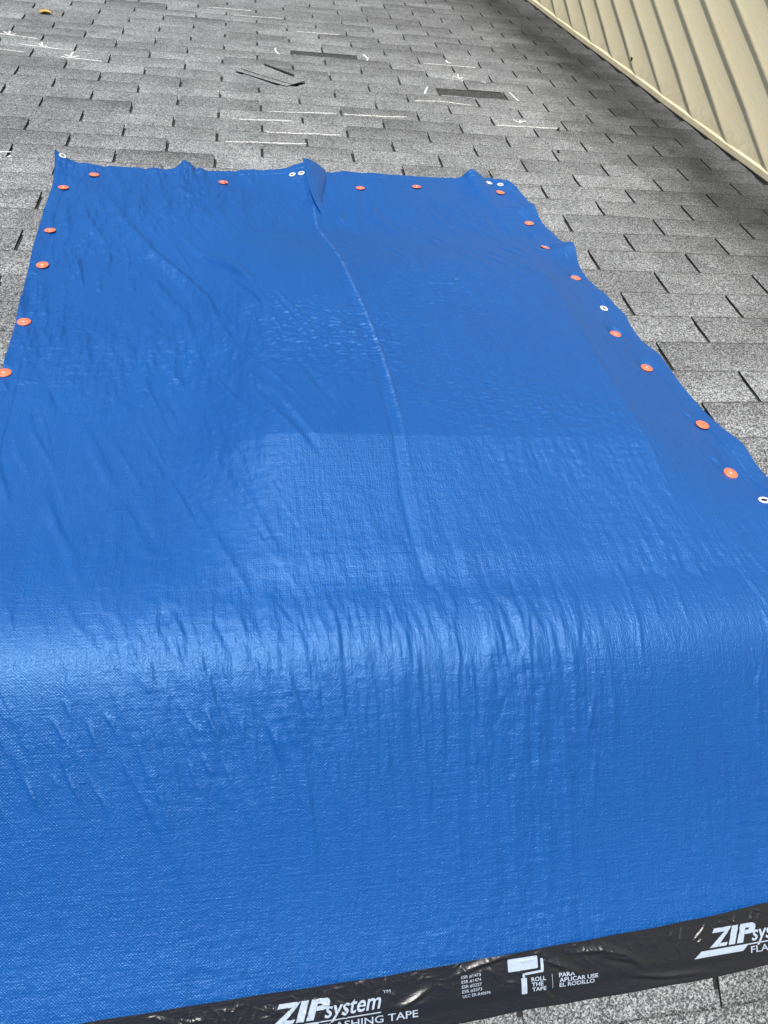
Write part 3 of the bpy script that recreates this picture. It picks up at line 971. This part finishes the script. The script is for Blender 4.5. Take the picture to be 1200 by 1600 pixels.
# pleat flap: the folded-over layer, free on its left edge
nf, mf = 90, 26
fq = np.linspace(1.40, 1.80, nf)[:, None].repeat(mf, 1)
fu = np.linspace(0, 1, mf)[None, :].repeat(nf, 0)
wdt = 0.018 + 0.062 * smooth(1.40, 1.80, fq)
e0 = pleat_edge(fq)
fx2 = e0 - 0.013 * smooth(1.42, 1.55, fq) + wdt * fu
ampf = 0.032 * smooth(1.40, 1.80, fq) ** 1.2
lift = ampf * (1 - fu ** 1.35) + 0.009 * smooth(1.43, 1.54, fq) * (1 - fu) + 0.004 * np.sin(fu * 3.14) * smooth(1.4, 1.7, fq)
lift += 0.0007 * fft_noise(nf, mf, 4, 1.5, 9)
ftop = interp(T_PTS, fx2.ravel()).reshape(fx2.shape)
fq2 = fq + np.clip((fq - 1.6) / 0.2, 0, 1) * (ftop - 1.795) 
fh = H0 + 0.0016 - 0.0045 * smooth(1.455, 1.40, fq) - 0.006 * smooth(0.86, 1.0, fu) + lift
FY, FZ = profile(fq2, fh)
tag(link('pleat', grid_mesh('pleat', fx2, FY, FZ), [M_TARP], tarp), 'upright fold gathered at the middle of the far edge')


def lathe(name, prof, n=28, mats=(), smooth_=True):
    v, f = [], []
    for r, z in prof:
        for i in range(n):
            a = 2 * math.pi * i / n
            v.append((r * math.cos(a), r * math.sin(a), z))
    for j in range(len(prof) - 1):
        for i in range(n):
            f.append((j * n + i, j * n + (i + 1) % n, (j + 1) * n + (i + 1) % n, (j + 1) * n + i))
    if prof[0][0] > 1e-6 and prof[0][1] <= prof[-1][1] and name != 'grommet':
        f.append(tuple(reversed(range(n))))
    if name != 'grommet':
        f.append(tuple((len(prof) - 1) * n + i for i in range(n)))
    me = mesh_of(name, v, f)
    for m in mats: me.materials.append(m)
    if smooth_:
        for p in me.polygons: p.use_smooth = len(p.vertices) == 4
    return me


# ------------------------------------------------------------------ grommets (parts of the tarp)
GROM = lathe('grommet', [(0.0052, 0.0002), (0.0054, 0.0012), (0.0066, 0.0022), (0.0086, 0.0022), (0.0102, 0.0014), (0.0106, 0.0003)], 28, [M_GROM])
HOLE = lathe('eyelet_hole', [(0.0053, 0.0004), (0.0053, 0.0005)], 20, [M_HOLE], False)
for gx, gq, tilt in ((-1.6588, 1.7367, (0.0, 0.0)), (-0.9817, 1.6995, (0, 0)), (-0.9545, 1.6927, (0, 0)), (-0.3364, 1.7451, (0, 0)),
                     (-0.3000, 1.7372, (0, 0)), (-0.2495, 0.8968, (0, 0)), (-0.1874, 0.2032, (0, 0))):
    p, rot = tarp_frame(gx, gq)
    g = link('grommet', GROM, (), tarp)
    g.matrix_world = Matrix.Translation(p + rot.col[2] * 0.0008) @ rot.to_4x4()
    hdisc = link('eyelet_hole', HOLE, (), g)
    hdisc.location = (0, 0, 0.0006)

# ------------------------------------------------------------------ cap nails
CAP_ME = lathe('cap', [(0.0128, 0.0000), (0.0137, 0.0006), (0.0138, 0.0018), (0.0131, 0.0025), (0.0098, 0.0023), (0.0088, 0.0030), (0.0056, 0.0032)], 30, [M_CAP])
HEAD_ME = lathe('nail_head', [(0.0034, 0.0029), (0.0038, 0.0034), (0.0031, 0.0041), (0.0014, 0.0044)], 16, [M_STEEL])
PIT_ME = lathe('nail_head', [(0.0022, 0.0024), (0.0021, 0.00335)], 12, [M_HOLE], False)
CAP_LABELS = [
    'orange cap nail at the far left corner, just right of the corner grommet',
    'orange cap nail just below the corner grommet, topmost on the left edge',
    'orange cap nail on the left tarp edge, second below the corner grommet',
    'orange cap nail on the left tarp edge, third below the corner grommet',
    'orange cap nail on the left tarp edge, fourth below the corner grommet',
    'orange cap nail on the left tarp edge, lowest one, cut by the picture border',
    'orange cap nail with a bent nail shank sticking out, on the far tarp edge',
    'small orange cap nail on the far edge, right of the upright fold',
    'orange cap nail on the far edge, left of the bulge near the right corner',
    'orange cap nail at the far right corner, just below the pair of grommets',
    'orange cap nail on the right edge, second below the far right grommets',
    'tilted orange cap nail beside the raised ripple of the right tarp edge',
    'orange cap nail just beyond the single grommet of the right tarp edge',
    'orange cap nail just below the single grommet of the right tarp edge',
    'orange cap nail on the right edge, halfway between its two single grommets',
    'large orange cap nail with a dark nail pit, on the right tarp edge',
    'orange cap nail nearest the camera on the right edge, beside the cut-off grommet']
crnd = random.Random(8)
for i, (cx, cq) in enumerate(CAPS):
    p, rot = tarp_frame(cx, cq)
    z = max((tarp_pt(cx + 0.011 * math.cos(a), cq + 0.011 * math.sin(a)) - p).dot(rot.col[2]) for a in np.linspace(0, 6.28, 12))
    t = empty('cap_nail')
    ti = Matrix.Rotation(crnd.uniform(-0.07, 0.07), 4, 'X') @ Matrix.Rotation(crnd.uniform(-0.07, 0.07), 4, 'Y')
    if i == 11: ti = Matrix.Rotation(0.22, 4, 'Y') @ Matrix.Rotation(-0.12, 4, 'X')
    t.matrix_world = Matrix.Translation(p + rot.col[2] * (max(0.0, z * 0.6) + 0.0014)) @ rot.to_4x4() @ ti
    tag(t, CAP_LABELS[i], 'cap nail', 'orange cap nails holding the tarp')
    o = bpy.data.objects.new('cap', CAP_ME); COL.objects.link(o); o.parent = t
    o = bpy.data.objects.new('nail_head', PIT_ME if i == 15 else HEAD_ME); COL.objects.link(o); o.parent = t
    if i == 6:
        v, f = [], []
        for a, b, z2 in ((0.002, -0.002, 0.004), (0.0045, -0.010, 0.0065), (0.008, -0.019, 0.0075), (0.0095, -0.023, 0.0068)):
            for k in range(6):
                an = k * math.pi / 3
                v.append((a + 0.0016 * math.cos(an), b, z2 + 0.0016 * math.sin(an)))
        for j in range(3):
            for k in range(6):
                f.append((j * 6 + k, j * 6 + (k + 1) % 6, j * 6 + 6 + (k + 1) % 6, j * 6 + 6 + k))
        f += [tuple(range(6)), tuple(range(18, 24))]
        link('nail_shank', mesh_of('nail_shank', v, f), [M_STEEL], t)

# ------------------------------------------------------------------ flashing tape along the lower edge
TT = [(-1.80, 0.513), (-1.3582, 0.5062), (-1.2467, 0.5031), (-1.1392, 0.4997), (-0.9479, 0.4957), (-0.7625, 0.4868), (-0.5652, 0.4774),
      (-0.4616, 0.4707), (-0.3539, 0.4601), (0.10, 0.418)]
TB = [(-1.80, 0.606), (-1.36, 0.598), (-1.05, 0.588), (-0.8614, 0.568 + 0.004), (-0.7562, 0.5629 + 0.002), (-0.6141, 0.5616), (-0.4464, 0.5563), (-0.3665, 0.5487), (0.10, 0.504)]


def tape_h(x, t):
    x = np.asarray(x, dtype=float); t = np.asarray(t, dtype=float)
    h = 0.0128 - 0.0030 * smooth(0.525, 0.545, t - (x + 0.6) * -0.03)
    for pts in TAPE_FOLDS:
        w = 0.0032 if abs(pts[0][0] - pts[-1][0]) > 0.045 else 0.0016
        a = 0.0032 if w > 0.003 else 0.0014
        h = h + a * seg_field(x, t, pts, w, side=0.6)
    h = h + TAPE_RND(x, t)
    return h


trn = np.random.default_rng(33)
TF = []
for i in range(300):
    xl = trn.random()
    x0 = trn.uniform(-1.5, -0.98) if xl < 0.62 else trn.uniform(-0.98, 0.0)
    t0 = float(interp(TT, x0)) + abs(trn.normal(0, 0.022)) + 0.002
    if xl >= 0.62: t0 = float(interp(TT, x0)) + abs(trn.normal(0, 0.010)) + 0.001
    ang = trn.normal(1.2, 0.5) if trn.random() < 0.7 else trn.normal(0.3, 0.35)
    ln = trn.uniform(0.008, 0.034)
    TF.append(([(x0, t0), (x0 + ln * math.cos(ang) * 0.5 + trn.normal(0, .001), t0 + ln * 0.5 * math.sin(ang)), (x0 + ln * math.cos(ang), t0 + ln * math.sin(ang))],
               1.1 * trn.uniform(0.0005, 0.0016) * (1 if xl < 0.62 else 0.7), trn.uniform(0.0009, 0.0022), trn.uniform(-0.8, 0.8)))


def TAPE_RND(x, t):
    o = np.zeros_like(x)
    for pts, a, w, sd in TF:
        o += a * seg_field(x, t, pts, w, side=sd)
    return o


NTX, NTT = 1300, 76
ux = np.linspace(-1.72, 0.04, NTX)[None, :].repeat(NTT, 0)
vt = np.linspace(0, 1, NTT)[:, None].repeat(NTX, 1)
ta, tb = interp(TT, ux.ravel()).reshape(ux.shape), interp(TB, ux.ravel()).reshape(ux.shape)
tt = ta + (tb - ta) * vt + 0.0006 * np.sin(ux * 61) * (vt - 0.5)
th_ = tape_h(ux, tt)
th_ = np.where(vt > 0.985, np.minimum(th_, 0.0088), th_)
TY, TZ = -tt * c - th_ * s, -tt * s + th_ * c
tape = link('flashing_tape', grid_mesh('flashing_tape', ux, TY[::-1], TZ[::-1]), [M_TAPE])
tag(tape, 'crinkled black flashing tape with pale lettering sealing the lower tarp edge', 'tape')


def decal(name, shapes, parent=tape, cuts=1, label=None):
    """Flat print laid on the tape: shapes are (vertices in tape x,t ; faces)."""
    v, f = [], []
    for vs, fs in shapes:
        b = len(v)
        v += vs; f += [tuple(i + b for i in q) for q in fs]
    bm = bmesh.new()
    bv = [bm.verts.new((a, b, 0)) for a, b in v]
    for q in f:
        try: bm.faces.new([bv[i] for i in q])
        except ValueError: pass
    bmesh.ops.triangulate(bm, faces=bm.faces[:])
    for _ in range(6):
        long_ = [e for e in bm.edges if e.calc_length() > 0.0022]
        if not long_: break
        bmesh.ops.subdivide_edges(bm, edges=long_, cuts=1, use_grid_fill=False)
        bmesh.ops.triangulate(bm, faces=[q for q in bm.faces if len(q.verts) > 3])
    xy = np.array([(w.co.x, w.co.y) for w in bm.verts])
    hh = tape_h(xy[:, 0], xy[:, 1]) + 0.00045
    for w, (a, b), h in zip(bm.verts, xy, hh):
        w.co = near_pt(a, b, float(h))
    bm.normal_update()
    for q in bm.faces:
        if q.normal.z < 0: q.normal_flip()
    me = bpy.data.meshes.new(name)
    bm.to_mesh(me); bm.free()
    o = link(name, me, [M_PRINT], parent)
    if label: o['label'] = label
    return o


def text_shape(txt, x, t, size, width=None, slope=0.0, shear=0.0, bold=0.0):
    """Font outline as flat shape; (x, t) is the left end of the baseline, size the cap height."""
    cu = bpy.data.curves.new('txt', 'FONT')
    cu.body = txt
    cu.shear = shear
    cu.offset = bold
    cu.resolution_u = 3
    ob = bpy.data.objects.new('txt', cu)
    COL.objects.link(ob)
    dg = bpy.context.evaluated_depsgraph_get()
    dg.update()
    me = bpy.data.meshes.new_from_object(ob.evaluated_get(dg))
    co = [(w.co.x, w.co.y) for w in me.vertices]
    fs = [tuple(p.vertices) for p in me.polygons]
    bpy.data.objects.remove(ob); bpy.data.meshes.remove(me); bpy.data.curves.remove(cu)
    k = size / 0.72
    x0 = min(a for a, b in co); x1 = max(a for a, b in co)
    kx = width / (x1 - x0) if width else k
    out = []
    for a, b in co:
        px, py = (a - x0) * kx, b * k
        out.append((x + px, t - py + slope * px))
    return out, fs


def poly(pts):
    return [tuple(p) for p in pts], [tuple(range(len(pts)))]


def logo(x, t, sl, second, name_label):
    """Slanted mark: x, t is the top left tip of the Z; sl the baseline slope along the tape."""
    def P(a, b): return (x + a, t + b + sl * a)
    sh = [poly([P(0.0, 0.0), P(0.0285, 0.0), P(0.0240, 0.0060), P(-0.0030, 0.0060)]),
          poly([P(0.0170, 0.0061), P(0.0239, 0.0061), P(0.0035, 0.0256), P(-0.0095, 0.0256)]),
          poly([P(0.0085, 0.0212), P(0.0205, 0.0212), P(0.0175, 0.0256), P(0.0044, 0.0256)]),
          poly([P(0.0298, 0.0), P(0.0400, 0.0), P(0.0320, 0.0256), P(0.0214, 0.0256)]),
          poly([P(0.0440, 0.0), P(0.0535, 0.0), P(0.0452, 0.0256), P(0.0350, 0.0256)]),
          poly([P(0.0536, 0.0), P(0.0640, 0.0), P(0.0672, 0.0018), P(0.0684, 0.0052), P(0.0580, 0.0062), P(0.0516, 0.0062)]),
          poly([P(0.0684, 0.0053), P(0.0668, 0.0100), P(0.0640, 0.0134), P(0.0590, 0.0146), P(0.0492, 0.0146), P(0.0508, 0.0092), P(0.0560, 0.0090), P(0.0581, 0.0063)])]
    parts = [('logo_letters', sh)]
    ty, fy = text_shape('system', x + 0.060, t + 0.0252 + sl * 0.060, 0.0215, width=0.078, slope=sl - 0.03, shear=0.28, bold=0.012)
    parts.append(('logo_word', [(ty, fy)]))
    if not second:
        tm = text_shape('TM', x + 0.141, t + 0.0046 + sl * 0.1, 0.0040, width=0.0105, slope=sl)
        parts.append(('trade_sign', [tm]))
    parts.append(('underline', [poly([P(-0.036, 0.0375), P(-0.0235, 0.0285), P(0.0540, 0.0285), P(0.0440, 0.0372), P(-0.0125, 0.0372)]),
                                poly([P(0.0541, 0.0285), P(0.138, 0.0278), P(0.1365, 0.0294), P(0.0528, 0.0301)])]))
    ft = text_shape('FLASHING TAPE', x + 0.057, t + 0.0425 + sl * 0.057, 0.0100, width=0.132, slope=sl, bold=0.008)
    parts.append(('tape_words', [ft]))
    for nm, shp in parts: decal(nm, shp)


logo(-1.0918, 0.5138, -0.015, False, 'left')
logo(-0.4500, 0.4876, -0.035, True, 'right')
# code list, roller sign and instructions
decal('code_list', [text_shape(tx, -0.8397 + 0.0002 * i, 0.5118 + 0.0062 * i, 0.0040, width=w_, slope=-0.035)
                    for i, (tx, w_) in enumerate((('ESR #1473', .0285), ('ESR #1474', .0285), ('ESR #2227', .0285), ('ESR #3373', .0285), ('ULC ER-R40696', .0405)))])


def rounded(x0, t0, x1, t1, r, sl=0.0, n=5):
    out = []
    for cx, ct, a0 in ((x1 - r, t0 + r, -90), (x1 - r, t1 - r, 0), (x0 + r, t1 - r, 90), (x0 + r, t0 + r, 180)):
        for i in range(n + 1):
            a = math.radians(a0 + 90 * i / n)
            xx, yy = cx + r * math.cos(a), ct + r * math.sin(a)
            out.append((xx, yy + sl * (xx - x0)))
    return poly(out)


decal('roller_sign', [rounded(-0.7710, 0.4946, -0.7268, 0.5112, 0.0018, -0.025),
                      rounded(-0.7226, 0.4978, -0.7186, 0.5150, 0.0016),
                      rounded(-0.7470, 0.5146, -0.7192, 0.5176, 0.0013, -0.06),
                      rounded(-0.7505, 0.5152, -0.7472, 0.5203, 0.0010),
                      rounded(-0.7527, 0.5206, -0.7445, 0.5428, 0.0014)])
decal('instruction_words', [text_shape(tx, -0.7378 + .0003 * i, 0.5268 + 0.0069 * i, 0.0054, width=w_, slope=0.004, bold=0.02)
                            for i, (tx, w_) in enumerate((('ROLL', .0218), ('THE', .0172), ('TAPE', .0212)))])
decal('divider_line', [poly([(-0.7068, 0.5203), (-0.7063, 0.5203), (-0.7062, 0.540), (-0.7067, 0.540)])])
decal('translated_words', [text_shape(tx, -0.6962, 0.5259 + 0.0068 * i, 0.0056, width=w_, slope=0.002, bold=0.02)
                           for i, (tx, w_) in enumerate((('PARA', .0240), ('APLICAR USE', .0590), ('EL RODILLO', .0535)))])

# ------------------------------------------------------------------ chalk marks on the shingles
CHALK = [('chalk_line', [(-1.3232, 4.1208), (-1.094, 4.1281)]), ('chalk_line', [(-1.1842, 3.9883), (-0.934, 3.9957)]),
         ('chalk_line', [(-0.8662, 3.729), (-0.6503, 3.7366)]), ('chalk_line', [(-0.2852, 3.2898), (-0.0287, 3.2886)]),
         ('chalk_arrow', [(-0.1595, 3.3681), (-0.158, 3.3271), (-0.1411, 3.332)]),
         ('chalk_line', [(-0.2891, 3.0303), (-0.165, 3.037), (-0.0421, 3.0118)]),
         ('chalk_arrow', [(-0.181, 3.0908), (-0.1591, 3.0648), (-0.1504, 3.1206)]), ('chalk_arrow', [(-0.1615, 3.0536), (-0.1341, 3.0821)]),
         ('chalk_arc', [(-0.3256, 2.8795), (-0.3450, 2.862), (-0.3538, 2.8338), (-0.3673, 2.7738)]), ('chalk_arc', [(0.0314, 2.8794), (0.043, 2.825), (0.0458, 2.7684)]),
         ('chalk_line', [(-0.434, 2.6581), (-0.3217, 2.675), (-0.1912, 2.6512)]), ('chalk_line', [(-0.1474, 2.4022), (0.119, 2.4147)]),
         ('chalk_arrow', [(-0.0559, 2.4765), (-0.0354, 2.4523), (-0.0175, 2.468), (-0.0031, 2.4709)]), ('chalk_arrow', [(-0.0354, 2.4523), (-0.015, 2.515)]),
         ('chalk_line', [(-0.7509, 2.4129), (-0.5957, 2.4179), (-0.5034, 2.4251)]), ('chalk_line', [(-1.0478, 2.3887), (-0.7829, 2.414)]),
         ('chalk_line', [(-1.1916, 2.2682), (-0.959, 2.2936)]), ('chalk_line', [(-1.0504, 2.1512), (-0.7882, 2.1691)]),
         ('chalk_line', [(-1.1918, 2.0294), (-0.9169, 2.052)]),
         ('chalk_arc', [(-0.9865, 3.3517), (-0.9852, 3.2927), (-0.9694, 3.2397)]), ('chalk_arc', [(-0.5718, 3.3508), (-0.5534, 3.2974), (-0.5637, 3.2367)]),
         ('chalk_line', [(-2.25, 3.240), (-2.0082, 3.1874)]), ('chalk_arrow', [(-2.1535, 3.2528), (-2.125, 3.216), (-2.1292, 3.2734)]), ('chalk_arrow', [(-2.125, 3.216), (-2.10, 3.23)]),
         ('chalk_line', [(-2.0589, 3.0807), (-1.8469, 3.0416)]), ('chalk_arrow', [(-1.9866, 3.0992), (-1.9632, 3.0686), (-1.9714, 3.1208)]),
         ('chalk_arrow', [(-1.9632, 3.0686), (-1.9465, 3.0741)]), ('chalk_line', [(-1.869, 2.9304), (-1.7041, 2.9094)]),
         ('chalk_arrow', [(-1.8597, 2.964), (-1.8297, 2.9322), (-1.8285, 3.005)]), ('chalk_arrow', [(-1.8297, 2.9322), (-1.8017, 2.9613)]),
         ('chalk_line', [(-2.20, 2.985), (-2.0133, 2.9522)]), ('chalk_line', [(-1.94, 1.812), (-1.8254, 1.8194)]), ('chalk_arc', [(-1.88, 1.72), (-1.8425, 1.7566), (-1.8216, 1.7924)])]
krnd = random.Random(4)
for nm, pts in CHALK:
    P = [Vector(p) for p in pts]
    line = []
    for a, b in zip(P[:-1], P[1:]):
        n = max(2, int((b - a).length / 0.006))
        line += [a.lerp(b, i / n) for i in range(n)]
    line.append(P[-1])
    wv, v, f = 0.0, [], []
    for i, p in enumerate(line):
        d = (line[min(i + 1, len(line) - 1)] - line[max(i - 1, 0)]).normalized()
        nrm = Vector((-d.y, d.x))
        wv = wv * 0.85 + krnd.uniform(-0.0011, 0.0011)
        hw = (0.0027 if nm == 'chalk_line' else 0.0036) * krnd.uniform(0.75, 1.3)
        if abs(nrm.y) > 0.7: hw *= 1.25
        for sg in (-1, 1):
            pp = p + nrm * (wv + sg * hw)
            v.append(far_pt(pp.x, pp.y, far_surf(pp.x, pp.y) + 0.0009))
    for i in range(len(line) - 1):
        f.append((2 * i, 2 * i + 2, 2 * i + 3, 2 * i + 1))
    link(nm, mesh_of(nm, v, f), [M_CHALK], roof)

# ------------------------------------------------------------------ loose shingle lying on the roof
CORN = [Vector((-1.1703, 2.8946)), Vector((-1.0544, 2.9983)), Vector((-0.877, 2.7893)), Vector((-0.9611, 2.7124))]


def sheet(name, quad, n0, th, curl, mats, parent, nx=8, ny=4):
    v, f = [], []
    for lv in (0, 1):
        for j in range(ny + 1):
            for i in range(nx + 1):
                a = quad[0].lerp(quad[3], i / nx); b = quad[1].lerp(quad[2], i / nx)
                p = a.lerp(b, j / ny)
                z = n0 + curl(i / nx, j / ny) + (0 if lv else th)
                v.append(far_pt(p.x + 0.0006 * math.sin(i * 5 + j * 3), p.y + 0.0006 * math.sin(i * 3.7 + j), z))
    n1 = (nx + 1) * (ny + 1)
    me_f, me_m = [], []
    for j in range(ny):
        for i in range(nx):
            a = j * (nx + 1) + i
            me_f.append((a, a + nx + 1, a + nx + 2, a + 1)); me_m.append(0)
            me_f.append((n1 + a, n1 + a + 1, n1 + a + nx + 2, n1 + a + nx + 1)); me_m.append(1)
    ring = [i for i in range(nx + 1)] + [(j + 1) * (nx + 1) + nx for j in range(ny)] + [ny * (nx + 1) + i for i in range(nx - 1, -1, -1)] + [j * (nx + 1) for j in range(ny - 1, 0, -1)]
    for k in range(len(ring)):
        a, b = ring[k], ring[(k + 1) % len(ring)]
        me_f.append((a, b, b + n1, a + n1)); me_m.append(1)
    me = mesh_of(name, v, me_f)
    for m in mats: me.materials.append(m)
    for p, mi in zip(me.polygons, me_m): p.material_index = mi
    uvl = me.uv_layers.new(name='UVMap')
    o = link(name, me, (), parent)
    o.color = (1.0, 0.0, 0.5, 1)
    return o


ls = empty('loose_shingle')
tag(ls, 'torn grey shingle piece lying loose and askew on the roof', 'shingle')
A, B_, C_, D_ = CORN
sheet('lower_layer', CORN, 0.0088, 0.0018, lambda a, b: 0.0012 * (2 * a - 1) ** 2 + 0.001 * b, [M_SHINGLE, M_ASPHALT], ls)
k1, k2 = 0.20, 0.22
UP = [A.lerp(B_, k1) + Vector((0.004, 0)), B_.lerp(C_, 0.03), C_.lerp(B_, 0.02), D_.lerp(C_, k2) + Vector((0.01, 0.004))]
sheet('upper_layer', UP, 0.0112, 0.0018, lambda a, b: 0.0015 * (2 * a - 1) ** 2 + 0.001 * b, [M_SHINGLE, M_ASPHALT], ls)
sheet('dark_strip', [B_.lerp(C_, 0.03) + Vector((0.004, 0.030)), B_.lerp(C_, 0.03) + Vector((0.009, 0.046)), B_.lerp(C_, 0.72) + Vector((0.009, 0.043)), B_.lerp(C_, 0.72) + Vector((0.004, 0.030))],
      0.0090, 0.0022, lambda a, b: 0.001 * a, [M_ASPHALT, M_ASPHALT], ls, 6, 2)  # dark strip set just off the piece's far side

# ------------------------------------------------------------------ leaf and crumbs
lv_, lf_ = [], []
L0 = Vector((-2.057, 3.655))
for i in range(9):
    a = i / 8
    w = 0.021 * math.sin(math.pi * min(1, a * 1.02) ** 0.8) * (1 + 0.25 * math.sin(9 * a)) + 0.0012
    for k, sg in enumerate((-1, 0, 1)):
        x, q = L0.x - 0.028 + 0.056 * a, L0.y + sg * w + 0.008 * math.sin(a * 3)
        lv_.append(far_pt(x, q, far_surf(x, q) + 0.004 + 0.010 * abs(sg) * math.sin(a * 3.14) + 0.006 * (a - 0.5) ** 2 * 4))
for i in range(8):
    for k in (0, 1):
        a = i * 3 + k
        lf_.append((a, a + 3, a + 4, a + 1))
leaf = tag(link('leaf', mesh_of('leaf', lv_, lf_, True), [M_LEAF]), 'small dry yellow-brown leaf lying on the far shingles', 'leaf')
stem = [far_pt(-2.057 + 0.027 + 0.004 * i, 3.655 + 0.003 * i, 0.010 - 0.001 * i + 0.0006 * (i % 2)) for i in range(6)]
sv2 = stem + [(a, b + 0.0016, z + 0.0006) for a, b, z in stem]
link('stalk', mesh_of('stalk', sv2, [(i, i + 1, i + 7, i + 6) for i in range(5)]), [M_LEAF], leaf)


def crumb(x, q, size, label, seed):
    rr = random.Random(seed)
    bm = bmesh.new()
    bmesh.ops.create_icosphere(bm, subdivisions=2, radius=1.0)
    for w in bm.verts:
        k = 1 + rr.uniform(-0.28, 0.28)
        w.co = Vector((w.co.x * size * k * 0.7, w.co.y * size * k * 1.7, w.co.z * size * 0.5 * k))
    me = bpy.data.meshes.new('debris_crumb'); bm.to_mesh(me); bm.free()
    o = link('debris_crumb', me, [M_DEBRIS])
    o.matrix_world = Matrix.Translation(far_pt(x, q, far_surf(x, q) + size * 0.40)) @ FAR_FRAME @ Matrix.Rotation(rr.uniform(-0.6, 0.6), 4, 'Z')
    tag(o, label, 'debris', 'dark crumbs on the shingles')


crumb(0.1055, 2.3807, 0.008, 'dark crumb just below the right end of the chalk line with an arrow', 1)
crumb(0.0117 + 0.01, 2.116, 0.0075, 'dark crumb beside a cutout, nearer the tarp corner', 2)
